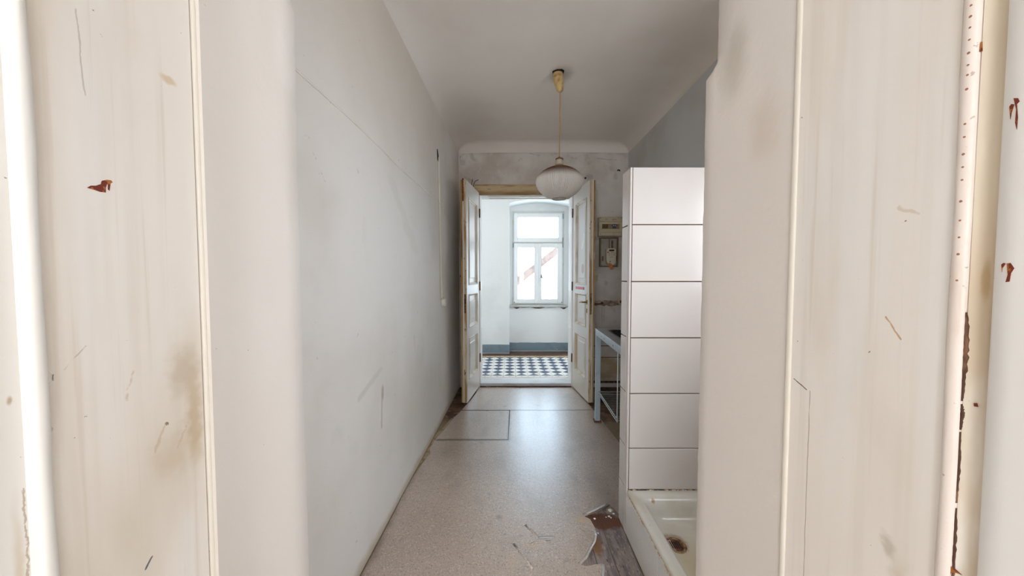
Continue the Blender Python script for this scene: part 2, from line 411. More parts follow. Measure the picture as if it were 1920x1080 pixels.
M['drain_ring'] = mat('drain_ring', (140, 112, 74), 0.4, [('noise', (96, 56, 28), 60.0, 0.48, 0.58, 0.9, Z1)], metal=0.4)
M['dark'] = mat('dark_hole', (22, 16, 13), 0.9)
M['steel'] = mat('grey_steel', (176, 184, 190), 0.32, [('noise', (150, 156, 160), 14.0, 0.5, 0.7, 0.5, Z1)], metal=0.55)
M['steel_paint'] = mat('grey_painted_steel', (168, 180, 186), 0.4, [('noise', (140, 148, 152), 10.0, 0.5, 0.7, 0.4, Z1)])
M['wire'] = mat('chromed_wire', (190, 196, 200), 0.3, metal=0.8)
M['sink'] = mat('dark_sink', (34, 34, 38), 0.3)
M['box_beige'] = mat('yellowed_plastic', (206, 190, 156), 0.5, [('noise', (170, 148, 110), 9.0, 0.5, 0.7, 0.6, Z1)])
M['box_smoke'] = mat('smoked_window', (96, 82, 62), 0.25, [('noise', (120, 96, 62), 20.0, 0.5, 0.6, 0.5, Z1)])
M['breaker_grey'] = mat('breaker_grey', (150, 148, 146), 0.5)
M['breaker_blue'] = mat('breaker_blue', (60, 78, 120), 0.5)
M['breaker_amber'] = mat('breaker_amber', (176, 124, 62), 0.5)
M['board_grey'] = mat('meter_board', (168, 158, 142), 0.6, [('noise', (130, 116, 96), 8.0, 0.5, 0.7, 0.6, Z1)])
M['board_edge'] = mat('meter_board_edge', (112, 96, 72), 0.7)
M['meter'] = mat('meter_case', (222, 208, 184), 0.45)
M['print'] = mat('grey_print', (116, 108, 98), 0.6)
M['lcd'] = mat('meter_display', (34, 42, 36), 0.2)
M['red'] = mat('red_button', (176, 48, 40), 0.4)
M['orange'] = mat('orange_card', (206, 132, 82), 0.6, [('noise', (170, 96, 58), 60.0, 0.5, 0.6, 0.6, Z1)])
M['rose'] = mat('red_label', (206, 92, 108), 0.5, [('noise', (226, 170, 176), 120.0, 0.52, 0.60, 0.7, (1, 1, 2))])
M['rose_dark'] = mat('red_label_end', (150, 22, 52), 0.5)
M['sticker'] = mat('worn_oval_sticker', (214, 196, 192), 0.5, [('band', (96, 92, 92), 2, 1.40, 1.44, 30, 0.02, 0.85)])
M['peel'] = mat('peeled_paint', (240, 242, 246), 0.4)
M['brass'] = mat('dull_brass', (150, 120, 66), 0.4, [('noise', (96, 70, 38), 40.0, 0.5, 0.6, 0.6, Z1)], metal=0.7)
M['lock_rust'] = mat('rusty_lock', (92, 58, 34), 0.6, [('noise', (150, 92, 48), 60.0, 0.52, 0.6, 0.8, Z1)], metal=0.3)
M['socket'] = mat('socket_plastic', (226, 222, 212), 0.4, [('noise', (196, 180, 150), 40.0, 0.58, 0.7, 0.5, Z1)])
M['conduit'] = mat('cable_strip', (222, 214, 200), 0.5, [('noise', (186, 166, 130), 10.0, 0.5, 0.7, 0.6, (1, 1, 0.5))])
M['cord'] = mat('lamp_cord', (168, 124, 74), 0.5)
M['cup'] = mat('lamp_cup_plastic', (206, 174, 116), 0.4, [('noise', (150, 104, 52), 22.0, 0.5, 0.66, 0.8, Z1)])
M['cap'] = mat('lamp_cap', (96, 72, 52), 0.5)
M['neck'] = mat('lamp_neck', (184, 168, 146), 0.5, [('band', (120, 78, 42), 2, 2.288, 2.31, 30, 0.006, 0.8)])
M['tile_floor'] = mat('cement_tile_cream', (228, 226, 220), 0.3, [('noise', (200, 190, 170), 9.0, 0.5, 0.7, 0.6, Z1)])
M['tile_dark'] = mat('cement_tile_slate', (44, 66, 94), 0.3, [('noise', (70, 92, 116), 8.0, 0.48, 0.68, 0.6, Z1)])
M['tile_border'] = mat('border_tile_tan', (176, 156, 124), 0.4, [('noise', (140, 116, 86), 12.0, 0.5, 0.66, 0.7, Z1)])
M['tile_border_pale'] = mat('border_tile_pale', (218, 212, 202), 0.35, [('noise', (186, 174, 156), 12.0, 0.5, 0.66, 0.6, Z1)])
M['hall_wall'] = mat('hall_plaster', (228, 230, 230), 0.6, [('noise', (214, 214, 212), 2.0, 0.5, 0.7, 0.5, Z1)], [(6.0, 0.25, 0.012, Z1)])
M['dado'] = mat('slate_dado_paint', (118, 136, 146), 0.35, [('noise', (100, 116, 126), 6.0, 0.5, 0.7, 0.6, Z1),
    ('noise', (190, 196, 198), 30.0, 0.70, 0.74, 0.7, Z1)], [(30.0, 0.2, 0.004, Z1)])
M['hall_floor'] = mat('brown_hall_screed', (74, 54, 42), 0.6, [('noise', (110, 84, 62), 12.0, 0.5, 0.66, 0.6, Z1)])
M['upvc'] = mat('window_white_plastic', (236, 237, 236), 0.35)
M['upvc_grey'] = mat('window_frame_paint', (206, 206, 202), 0.45, [('noise', (186, 178, 166), 14.0, 0.55, 0.7, 0.4, Z1)])
M['gasket'] = mat('grey_gasket', (128, 130, 130), 0.6)
M['sill'] = mat('grey_sill_stone', (168, 166, 160), 0.35, [('noise', (120, 112, 102), 20.0, 0.5, 0.66, 0.6, (0.4, 1, 1))])
M['broken'] = mat('broken_plaster', (92, 66, 48), 0.9, [('noise', (140, 112, 88), 30.0, 0.5, 0.64, 0.7, Z1)])
M['screw'] = mat('grey_screw', (130, 126, 120), 0.4, metal=0.5)
M['nail_rust'] = mat('rusty_nail', (164, 116, 90), 0.7)
M['house_wall'] = mat('house_render', (232, 222, 212), 0.8)
M['house_roof'] = mat('house_roof_tile', (150, 80, 58), 0.7, [('noise', (150, 92, 70), 9.0, 0.45, 0.62, 0.6, Z1)])
M['house_verge'] = mat('house_verge', (103, 83, 72), 0.7, [('noise', (80, 56, 44), 5.0, 0.46, 0.62, 0.7, Z1)])
M['near_wall'] = mat('near_room_plaster', (228, 224, 218), 0.7)
M['near_floor'] = mat('near_room_floor', (204, 182, 156), 0.5)

def glass_mat():
    m = bpy.data.materials.new('window_glass'); m.use_nodes = True
    nt = m.node_tree; nt.nodes.remove(nt.nodes['Principled BSDF'])
    t = nt.nodes.new('ShaderNodeBsdfTransparent'); g = nt.nodes.new('ShaderNodeBsdfGlossy')
    g.inputs['Roughness'].default_value = 0.02
    t.inputs[0].default_value = (0.97, 0.985, 0.98, 1)
    x = nt.nodes.new('ShaderNodeMixShader'); x.inputs[0].default_value = 0.06
    nt.links.new(t.outputs[0], x.inputs[1]); nt.links.new(g.outputs[0], x.inputs[2])
    nt.links.new(x.outputs[0], nt.nodes['Material Output'].inputs['Surface'])
    return m
M['glass'] = glass_mat()

def shade_mat():
    m = mat('ribbed_shade', (240, 234, 226), 0.4, [
        ('band', (226, 214, 196), 2, 0.0, 0.001, 1, 0.0, 0.0),
        ('noise', (222, 208, 190), 6.0, 0.5, 0.7, 0.3, (1, 1, 0.2))])
    nt = m.node_tree; p = nt.nodes['Principled BSDF']
    # nicotine and heat browning of the plastic around the neck
    g = nt.nodes.new('ShaderNodeNewGeometry'); s = nt.nodes.new('ShaderNodeSeparateXYZ')
    nt.links.new(g.outputs['Position'], s.inputs[0])
    r = nt.nodes.new('ShaderNodeMapRange'); r.interpolation_type = 'SMOOTHSTEP'
    r.inputs[1].default_value = 2.165; r.inputs[2].default_value = 2.252
    nt.links.new(s.outputs[2], r.inputs[0])
    x = nt.nodes.new('ShaderNodeMix'); x.data_type = 'RGBA'
    nt.links.new(r.outputs[0], x.inputs[0])
    nt.links.new(p.inputs['Base Color'].links[0].from_socket, x.inputs[6])
    x.inputs[7].default_value = lin((104, 60, 26))
    nt.links.new(x.outputs[2], p.inputs['Base Color'])
    t = nt.nodes.new('ShaderNodeBsdfTranslucent'); nt.links.new(x.outputs[2], t.inputs[0])
    mx = nt.nodes.new('ShaderNodeMixShader'); mx.inputs[0].default_value = 0.35
    nt.links.new(p.outputs[0], mx.inputs[1]); nt.links.new(t.outputs[0], mx.inputs[2])
    nt.links.new(mx.outputs[0], nt.nodes['Material Output'].inputs['Surface'])
    return m
M['shade'] = shade_mat()

# ------------------------------------------------------------------ room shell
ZC = 3.03; RC = 0.115
b = B(); b.prism([(XL(0.6), 0.6), (XL(4.5), 4.5), (XL(4.5) - 0.2, 4.5), (XL(0.6) - 0.2, 0.6)], 'z', -0.02, 3.2)
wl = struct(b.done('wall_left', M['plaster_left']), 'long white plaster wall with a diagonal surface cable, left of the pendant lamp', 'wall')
b = B(); b.box(XR, XR + 0.2, 1.42, 4.5, -0.02, 3.2); b.box(XR, XR + 0.2, 0.6, 0.78, -0.02, 3.2); b.box(XR, XR + 0.2, 0.78, 1.42, -0.02, 1.27); b.box(XR, XR + 0.2, 0.78, 1.42, 2.13, 3.2)
struct(b.done('wall_right', M['plaster_right']), 'grey-blue plaster wall seen above the tiled shower partition', 'wall')
b = B()
b.box(-0.95, -0.43, YD, 4.40, -0.02, 3.2); b.box(0.78, 1.70, YD, 4.40, -0.02, 3.2); b.box(-0.43, 0.78, YD, 4.40, 2.42, 3.2)
wb = struct(b.done('wall_back', M['plaster_back']), 'stained plaster wall around the open double door', 'wall')
# faint painted seams of the old splashback under the table are real grooves
b = B()
for z in (0.52, 0.375): b.box(0.84, 1.43, YD - 0.002, YD + 0.002, z - 0.004, z + 0.004)
b.box(0.84, 1.43, YD - 0.012, YD + 0.002, 0.05, 0.075)
b.done('splashback_seam', M['crack'], wb)

w2 = root('added_window', (XR, 1.10, 1.27), 'small added window over the shower tray for fill light, hidden behind the right door reveal', 'window', kind='structure')  # unseen window, added to let fill light onto the left wall
b = B()
for (ya, yb, za, zb) in ((0.78, 0.82, 1.27, 2.13), (1.38, 1.42, 1.27, 2.13), (0.82, 1.38, 1.27, 1.32), (0.82, 1.38, 2.08, 2.13)): b.box(XR + 0.06, XR + 0.11, ya, yb, za, zb)
b.done('frame', M['upvc'], w2)
# ceiling with a coved edge along three walls
def ceil_z(x, y):
    def drop(d, r=RC):
        d = max(d, 0.0)
        return 0.0 if d >= r else RC * (1 - math.sqrt(max(1 - ((r - d) / r) ** 2, 0.0)))
    wob = 0.006 * math.sin(3 * x + 1) * math.sin(2.3 * y)
    return ZC + wob - max(drop(x - XL(y), 0.24), drop(XR - x, 0.2), drop(YD - y))
us = [0, .002, .006, .012, .025, .045, .07, .1, .13, .165, .2, .24, .35, .6, .9, 1.2, 1.5, 1.75, 1.88, 1.93, 1.98, 2.02, 2.05, 2.075, 2.095, 2.108, 2.116, 2.12]
vs = [0.6, 0.9, 1.3, 1.7, 2.1, 2.5, 2.74, 3.0, 3.4, 3.7, 3.9, 4.0, 4.03, 4.06, 4.085, 4.105, 4.12, 4.128, 4.134]
b = B()
grid = []
for y in vs:
    row = []
    for u in us:
        x = XL(y) + u / 2.12 * (XR - XL(y))
        row.append((x, y, ceil_z(x, y)))
    grid.append(row)
b.loft(grid, closed=False, cap=False)
b.loft([[(p[0], p[1], 3.2) for p in r] for r in (grid[0], grid[-1])], closed=False, cap=False)
struct(b.done('ceiling', M['ceiling'], smooth=True, angle=60), 'dull grey-beige ceiling with coved edges above the pendant lamp', 'ceiling')
# slightly raised plaster edge where the cove meets the door wall
b = B()
b.tube([(XL(4.1) + 0.02, YD - 0.002, 2.80), (XL(4.1) + 0.022, YD - 0.003, 2.87), (XL(4.1) + 0.06, YD - 0.004, 2.905), (0.1, YD - 0.004, 2.913), (0.8, YD - 0.004, 2.916), (1.36, YD - 0.004, 2.905), (1.405, YD - 0.003, 2.87), (1.41, YD - 0.002, 2.78)], 0.006, 6)
b.done('plaster_ridge', M['plaster_back'], wb, smooth=True)

# floor: brown screed with old boards bared beside the shower tray
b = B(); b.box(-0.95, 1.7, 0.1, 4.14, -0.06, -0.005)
fl = struct(b.done('floor', M['sub_floor']), 'brown sub-floor showing past the linoleum edges', 'floor')
px = 0.30
for i, w in enumerate((0.118, 0.09, 0.112)):
    b = B(); b.box(px, px + w - 0.003, 1.15, 2.02, -0.006, 0.0 + 0.0006 * i)
    b.done('plank', M['boards'], fl, bevel=0.002, seg=1)
    px += w

# ------------------------------------------------------------------ near door opening (plaster reveals and painted timber linings)
def reveal(side):
    n = 150
    rings = []
    for i in range(n + 1):
        z = 3.03 * i / n
        j = R.uniform(-0.0011, 0.0011)
        if side < 0:
            e = -0.476 + (0.0 if z < 1.99 else -0.012 * min(1, (z - 1.99) / 0.03))
            e += 0.006 * math.sin(z * 3.0) * 0.4 + j
            ring = [(-1.2, 0.51), (-0.468, 0.51), (-0.471, 0.545), (-0.477, 0.585), (-0.478, 0.62), (-0.476 + (e + 0.476) * .3, 0.70), (e, 0.746), (e - 0.003, 0.75), (-1.2, 0.75)]
        else:
            e = 0.429 + (0.0 if z < 1.842 else 0.024 * min(1, (z - 1.842) / 0.03))
            e += j * 0.6
            ring = [(1.7, 0.51), (0.429, 0.51), (0.430, 0.58), (0.430, 0.66), (0.429 + (e - .429) * .5, 0.715), (e, 0.747), (e + 0.002, 0.75), (1.7, 0.75)]
        rings.append([(p[0], p[1], z) for p in ring])
    return rings
b = B(); b.loft(reveal(-1)); b.loft(reveal(1))
b.box(-1.2, 1.7, 0.51, 0.75, 2.62, 3.2)
b.box(-1.2, -0.51, 0.10, 0.515, -0.02, 3.2); b.box(0.475, 1.7, 0.10, 0.515, -0.02, 3.2); b.box(-0.51, 0.475, 0.10, 0.515, 2.62, 3.2)
struct(b.done('wall_front', M['plaster_reveal'], smooth=True, angle=50), 'white plaster reveal with ragged corners framing the view into the room', 'wall')

def half_round(xc, y0, y1, r, sgn, n=6):
    return [(xc + sgn * r * math.sin(PI * k / n), y0 + (y1 - y0) * (1 - math.cos(PI * k / n)) / 2) for k in range(n + 1)]

tl = root('trim_1', (-0.49, 0.42, 0), 'broad cream door lining with brown paint chips, left foreground', 'door lining', kind='structure')
b = B(); b.box(-0.505, -0.476, 0.333, 0.5025, 0, 2.62); b.done('lining_board', M['lining'], tl)
b = B(); b.prism([(-0.505, 0.505)] + half_round(-0.4752, 0.505, 0.516, 0.0022, 1) + [(-0.505, 0.516)], 'z', 0, 2.62)
b.done('bead', M['bead'], tl, smooth=True, angle=60)
b = B()
rr = []
for i in range(40):
    z = 2.62 * i / 39; d = 0.0016 * math.sin(i * 1.7) * R.random()
    rr.append([(p[0], p[1] + d * (1 if p[1] > 0.326 else 0), z) for p in [(-0.505, 0.321)] + half_round(-0.4748, 0.3215, 0.334, 0.0045, 1, 8) + [(-0.505, 0.3345)]])
b.loft(rr); b.done('rounded_moulding', M['white_gloss'], tl, smooth=True, angle=60)
b = B(); b.prism([(-0.505, 0.10), (-0.481, 0.10), (-0.481, 0.3195), (-0.475, 0.3215), (-0.505, 0.3215)], 'z', 0, 2.62)
b.done('outer_casing', M['casing_left'], tl)

def flake(pts, x, thick, parent, m='chip', name='paint_chip'):
    s = 1 if x < 0 else -1
    b = B(); b.prism(pts, 'x', x - s * 0.0002, x + s * thick); return b.done(name, M[m], parent)
def W(px, py, X):                                       # picture measurement -> point of the plane x = X (used for the lining marks only)
    xx = (px - 960) / 620.0; u = (540 - py) / 620.0; t = math.radians(2.217)
    k = X / xx
    return ((math.cos(t) + u * math.sin(t)) * k, 1.41 + (-math.sin(t) + u * math.cos(t)) * k)
XLn = -0.476
flake([W(*p, XLn) for p in ((163, 352), (170, 348), (180, 348), (189, 345), (190, 340), (199, 340), (200, 346), (198, 352), (198, 361), (188, 360), (176, 356))], XLn, 0.0004, tl)
flake([W(*p, XLn) for p in ((190, 339), (200, 337), (208, 338), (211, 342), (207, 344), (205, 358), (202, 355), (202, 346), (196, 342))], XLn, 0.0003, tl)
flake([W(*p, -0.4752) for p in ((69, 693), (74, 692), (75, 700), (73, 706), (76, 712), (75, 720), (76, 733), (70, 737), (66, 730), (70, 714), (67, 705))], -0.4740, 0.0012, tl)
flake([W(*p, -0.4752) for p in ((69, 871), (76, 867), (76, 869), (72, 873))], -0.4740, 0.0012, tl)
for pts in (((402, 906), (405, 898), (406, 909)), ((404, 953), (406.5, 952), (406.5, 958)), ((406, 1034), (409, 1031), (410, 1050), (407, 1047)), ((405, 1058), (410, 1053), (411, 1090), (406, 1090))):
    flake([W(*p, -0.4730) for p in pts], -0.4730, 0.0006, tl)
# curled lines of lifted paint beside the moulding
for arcs in (((76, 688), (88, 692), (99, 702), (98, 714), (88, 724), (86, 738), (82, 752)), ((77, 783), (90, 790), (99, 802), (97, 808), (91, 816), (93, 828), (84, 843))):
    b = B(); b.tube([(XLn + 0.0003,) + W(*p, XLn) for p in arcs], 0.0006, 5); b.done('lifted_paint', M['white_gloss'], tl, smooth=True)

tr = root('trim_2', (0.45, 0.42, 0), 'pale door lining with a rust-dotted weather strip, right foreground', 'door lining', kind='structure')
b = B(); b.box(0.429, 0.47, 0.322, 0.5025, 0, 2.62); b.done('lining_board', M['lining'], tr)
b = B(); b.prism([(0.47, 0.5025)] + half_round(0.4282, 0.5028, 0.5125, 0.0022, -1) + [(0.47, 0.5125)], 'z', 0, 2.62)
b.done('bead', M['bead'], tr, smooth=True, angle=60)
b = B(); rr = []
for i in range(50):
    z = 2.62 * i / 49; d = 0.0007 * math.sin(i * 1.3)
    rr.append([(0.47, 0.3115), (0.4285, 0.3115 + d * .4), (0.4262, 0.314), (0.4255, 0.318), (0.4262, 0.3215), (0.4282, 0.3235 + d), (0.47, 0.3235)])
    rr[-1] = [(p[0], p[1], z) for p in rr[-1]]
b.loft(rr); ws = b.done('weather_strip', M['strip_pink'], tr, smooth=True, angle=50)
b = B(); b.box(0.4330, 0.47, 0.3085, 0.3118, 0, 2.62); b.done('crack', M['crack'], tr)
b = B(); b.prism([(0.47, 0.3105), (0.4300, 0.3108), (0.4312, 0.3095), (0.4335, 0.306), (0.4345, 0.302), (0.4335, 0.297), (0.430, 0.2945), (0.47, 0.2945)], 'z', 0, 2.62)
b.done('rebate_strip', M['rebate'], tr, smooth=True, angle=60)
b = B(); b.prism([(0.47, 0.10), (0.4295, 0.10), (0.4275, 0.28), (0.4275, 0.292), (0.4300, 0.2952), (0.47, 0.2952)], 'z', 0, 2.62)
b.done('outer_casing', M['white_gloss'], tr, smooth=True, angle=40)
NZ = [1.687, 1.678, 1.660, 1.650, 1.640, 1.629, 1.617, 1.606, 1.597, 1.584, 1.552, 1.540, 1.524, 1.512, 1.500, 1.480, 1.462, 1.446, 1.430, 1.405]
for i, z in enumerate(NZ):
    b = B(); b.lathe([(0.0009 + 0.0003 * (i % 3 == 0), -0.0005), (0.0009, 0.0004)], (0.4259, 0.3165, z), 8, axis='x'); b.done('nail_head', M['nail_rust'], tr)
XRn = 0.4275
flake([W(*p, XRn) for p in ((1878, 496), (1882, 493), (1886, 494), (1880, 503), (1879, 510))], XRn, 0.0004, tr)
flake([W(*p, XRn) for p in ((1888, 494), (1895, 493), (1902, 503), (1896, 512), (1893, 528), (1886, 529), (1890, 515))], XRn, 0.0004, tr)
flake([W(*p, XRn) for p in ((1893, 200), (1897, 195), (1902, 196), (1897, 212), (1895, 224))], XRn, 0.0004, tr)
flake([W(*p, XRn) for p in ((1901, 184), (1909, 184), (1912, 190), (1907, 195), (1909, 220), (1907, 243), (1904, 230), (1906, 205))], XRn, 0.0004, tr)
flake([W(*p, 0.4300) for p in ((1840, 80), (1843, 78), (1843, 96), (1838, 97))], 0.4296, 0.0008, tr)
flake([W(*p, 0.4300) for p in ((1783, 1022), (1790, 1022), (1790, 1040), (1786, 1036))], 0.4296, 0.0008, tr)
flake([W(*p, 0.4300) for p in ((1785, 1061), (1792, 1066), (1806, 1078), (1795, 1074), (1786, 1075), (1783, 1090), (1779, 1090))], 0.4290, 0.0008, tr)
flake([W(*p, 0.4330) for p in ((1827, 756), (1832, 756), (1834, 763), (1828, 762))], 0.4330, 0.0008, tr)

def rough_strip(z0, z1, w, parent, x=0.4286):
    b = B(); n = 26
    a = [(0.3114 + R.uniform(-.0002, .0002), z0 + (z1 - z0) * k / n) for k in range(n + 1)]
    c = [(0.3114 - w * abs(math.sin(PI * k / n)) ** .5 * R.uniform(.5, 1.1) - .0002, z0 + (z1 - z0) * k / n) for k in range(n, -1, -1)]
    b.prism(a + c, 'x', x, x + 0.004); return b.done('bare_wood', M['crack'], parent)
rough_strip(1.375, 1.290, 0.0020, tr); rough_strip(1.287, 1.262, 0.0016, tr); rough_strip(1.26, 1.19, 0.0010, tr); rough_strip(1.185, 1.08, 0.0012, tr)
# ------------------------------------------------------------------ linoleum
def sheet(name, pts, label, hgt=0.003, lifts=()):
    b = B(); b.prism(pts, 'z', -0.0045, hgt)
    o = b.done(name, M['lino'])
    return tag(o, label, 'linoleum', 'linoleum sheets on the floor')
def rag(a, c, n, amp):
    return [(a[0] + (c[0] - a[0]) * k / n + R.uniform(-amp, amp), a[1] + (c[1] - a[1]) * k / n + R.uniform(-amp, amp)) for k in range(1, n)]
hole = [(0.636, 1.905), (0.622, 1.942), (0.599, 1.973), (0.560, 1.948), (0.508, 1.917), (0.465, 1.897), (0.422, 1.879), (0.451, 1.855), (0.459, 1.814), (0.463, 1.78), (0.459, 1.738), (0.441, 1.69), (0.425, 1.668), (0.408, 1.645), (0.385, 1.612), (0.371, 1.588), (0.345, 1.568), (0.334, 1.555), (0.350, 1.549), (0.367, 1.548), (0.405, 1.557), (0.440, 1.561), (0.432, 1.53), (0.42, 1.498), (0.40, 1.42), (0.43, 1.30), (0.47, 1.20), (0.52, 1.05)]
pts = [(0.62, 1.04), (0.60, 0.80), (0.428, 0.76), (0.428, 0.12), (-0.46, 0.12), (-0.476, 0.76), (-0.715, 0.79)]
pts += [(XL(y) + 0.012 + R.uniform(-.006, .008), y) for y in (1.0, 1.25, 1.5, 1.7, 1.9, 2.05, 2.2, 2.35)]
pts += [(-0.66, 2.491), (-0.645, 2.56), (-0.668, 2.64), (-0.661, 2.765)]
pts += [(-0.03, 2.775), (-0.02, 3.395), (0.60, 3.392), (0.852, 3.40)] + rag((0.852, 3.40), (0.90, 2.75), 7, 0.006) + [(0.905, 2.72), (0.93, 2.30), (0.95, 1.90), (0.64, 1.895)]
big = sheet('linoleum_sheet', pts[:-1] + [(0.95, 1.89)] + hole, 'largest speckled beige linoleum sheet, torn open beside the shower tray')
p2 = [(-0.658, 2.785), (-0.036, 2.783), (-0.028, 3.390)] + rag((-0.028, 3.390), (-0.53, 3.386), 4, 0.004) + [(-0.53, 3.386), (-0.55, 3.30), (-0.575, 3.22), (-0.59, 3.12), (-0.60, 3.05), (-0.625, 2.93), (-0.64, 2.86)]
sheet('linoleum_sheet', p2, 'small square linoleum patch between two seams, in front of the left door leaf', 0.0026)
p3 = [(-0.525, 3.40), (-0.03, 3.402), (0.30, 3.398), (0.60, 3.40), (0.85, 3.408)] + rag((0.85, 3.41), (0.79, 4.10), 4, 0.006) + [(0.79, 4.10)] + rag((0.79, 4.10), (-0.42, 4.112), 12, 0.006) + [(-0.42, 4.112), (-0.43, 3.9), (-0.46, 3.7), (-0.497, 3.54)]
sheet('linoleum_sheet', p3, 'linoleum strip lying across the floor directly before the open doorway', 0.0034)
# flaps curling up along the tear and along knife cuts
def flap(path, side, h, w, m='lino', name='curled_flap', parent=big):
    b = B(); n = len(path); r0, r1, r2 = [], [], []
    for i, p in enumerate(path):
        a = Vector(path[max(i - 1, 0)]); c = Vector(path[min(i + 1, n - 1)])
        t = (c - a).normalized(); nn = Vector((-t.y, t.x)) * side
        k = math.sin(PI * i / (n - 1)) ** 0.7
        r0.append((p[0] - nn.x * w, p[1] - nn.y * w, 0.0030))
        r1.append((p[0] - nn.x * w * .3, p[1] - nn.y * w * .3, 0.0034 + h * k * .5))
        r2.append((p[0] + nn.x * 0.002, p[1] + nn.y * 0.002, 0.0036 + h * k))
    b.loft([r0, r1, r2], closed=False, cap=False)
    o = b.done(name, M[m], parent, smooth=True, angle=80)
    s = o.modifiers.new('solid', 'SOLIDIFY'); s.thickness = 0.0012; s.offset = -1
    return o
flap(hole[2:7], 1, 0.012, 0.024, 'lino')
flap(hole[9:18], 1, 0.006, 0.014, 'lino')
flap([(0.463, 1.78), (0.459, 1.738), (0.441, 1.69), (0.408, 1.645), (0.371, 1.588), (0.334, 1.555)], 1, 0.007, 0.006, 'lino_back')
flap([(0.440, 1.561), (0.432, 1.53), (0.42, 1.498), (0.405, 1.44)], -1, 0.003, 0.012, 'lino_back')
flap([(0.078, 1.815), (0.10, 1.787), (0.122, 1.758), (0.139, 1.725)], 1, 0.0035, 0.013)
flap([(0.139, 1.722), (0.175, 1.725), (0.225, 1.726)], 1, 0.002, 0.008, 'lino_back')
flap([(0.098, 1.682), (0.125, 1.695), (0.165, 1.699), (0.21, 1.697)], 1, 0.003, 0.01)
flap([(0.012, 1.685), (0.045, 1.632), (0.075, 1.585), (0.103, 1.535)], 1, 0.004, 0.012)
# crumbs of plaster and paint lying in the tear
for i, (x, y, s) in enumerate(((0.588, 1.925, 0.013), (0.566, 1.878, 0.007), (0.575, 1.868, 0.006), (0.548, 1.872, 0.005), (0.470, 1.752, 0.006), (0.478, 1.86, 0.007), (0.60, 1.90, 0.006))):
    b = B(); bmesh.ops.create_icosphere(b.bm, subdivisions=1, radius=s)
    for v in b.bm.verts: v.co = Vector((x, y, 0.001 + s * .35)) + Vector((v.co.x * R.uniform(.7, 1.3), v.co.y * R.uniform(.7, 1.3), v.co.z * .4))
    o = b.done('plaster_crumb', M['peel'] if i else M['tile_floor'])
    tag(o, 'cream crumb of plaster in the torn hole, the largest' if i == 0 else 'tiny white plaster crumb lying on the bared boards in the torn hole', 'debris', 'crumbs in the torn linoleum')
# exposed glue strip along the left wall
b = B(); b.prism([(XL(2.45) + .006, 2.42), (-0.665, 2.49), (-0.648, 2.56), (-0.67, 2.65), (-0.655, 2.77), (-0.63, 2.90), (-0.60, 3.06), (-0.57, 3.20), (-0.60, 3.22), (-0.64, 3.0), (XL(2.9) + 0.012, 2.9), (XL(2.6) + .008, 2.6)], 'z', -0.0052, -0.003)
b.done('glue_residue', mat('glue_residue', (170, 148, 116), 0.7, [('noise', (128, 104, 76), 18.0, 0.5, 0.62, 0.7, Z1)]), fl)

# ------------------------------------------------------------------ left wall details
b = B(); ys = [0.80 + 0.1 * i for i in range(25)]
b.tube([(XL(y) + 0.001, y, 2.104 - 0.012 * (y - 1.0) + 0.006 * math.sin(5 * y)) for y in ys], 0.0055, 6)
o = b.done('surface_cable', M['plaster_left'], smooth=True)
tag(o, 'painted-over cable running in a straight line along the left wall', 'cable')
b = B(); b.tube([(XL(3.10) + 0.004, 3.105, 2.50), (XL(3.13) + 0.004, 3.13, 2.1), (XL(3.15) + 0.004, 3.155, 1.6), (XL(3.19) + 0.004, 3.185, 1.19)], 0.008, 6)
o = b.done('cable_strip', M['conduit'], smooth=True)
tag(o, 'thin upright off-white cable strip leading down to the wall socket', 'cable')
b = B()
b.prism([(3.055, 2.555), (3.072, 2.565), (3.098, 2.54), (3.115, 2.515), (3.10, 2.48), (3.085, 2.455), (3.066, 2.47)], 'x', XL(3.08) - 0.001, XL(3.08) + 0.0025)
b.done('broken_hole', M['dark'], wl)
so = root('wall_socket', (XL(3.22), 3.22, 1.1), 'small round off-white wall socket at the foot of the cable strip', 'socket')
xs = XL(3.22)
b = B(); b.lathe([(0.040, 0.0), (0.042, 0.012), (0.040, 0.030), (0.034, 0.036)], (xs, 3.225, 1.144), 24, axis='x'); b.done('housing', M['socket'], so, smooth=True)
b = B(); b.lathe([(0.024, 0.0355), (0.024, 0.0365), (0.019, 0.0368), (0.018, 0.031)], (xs, 3.225, 1.144), 20, axis='x'); b.done('socket_well', M['socket'], so, smooth=True)
for dy in (-0.009, 0.009):
    b = B(); b.lathe([(0.0028, 0.033), (0.0028, 0.0375)], (xs, 3.225 + dy, 1.144), 8, axis='x'); b.done('pin_hole', M['dark'], so)
b = B(); b.box(xs, xs + 0.018, 3.207, 3.238, 1.183, 1.196); b.done('cable_entry', M['box_beige'], so, bevel=0.003)
b = B(); P = [(XL(3.13) + 0.018, 3.14, 2.10), (-0.66, 3.25, 2.02), (-0.645, 3.45, 1.93), (-0.63, 3.70, 1.87), (-0.625, 3.95, 1.855), (-0.60, 4.10, 1.86), (-0.555, 4.125, 1.86)]
b.tube(P, 0.0022, 6); o = b.done('loose_wire', M['conduit'], smooth=True)
tag(o, 'thin loose wire sagging from the cable strip to the back corner', 'wire')

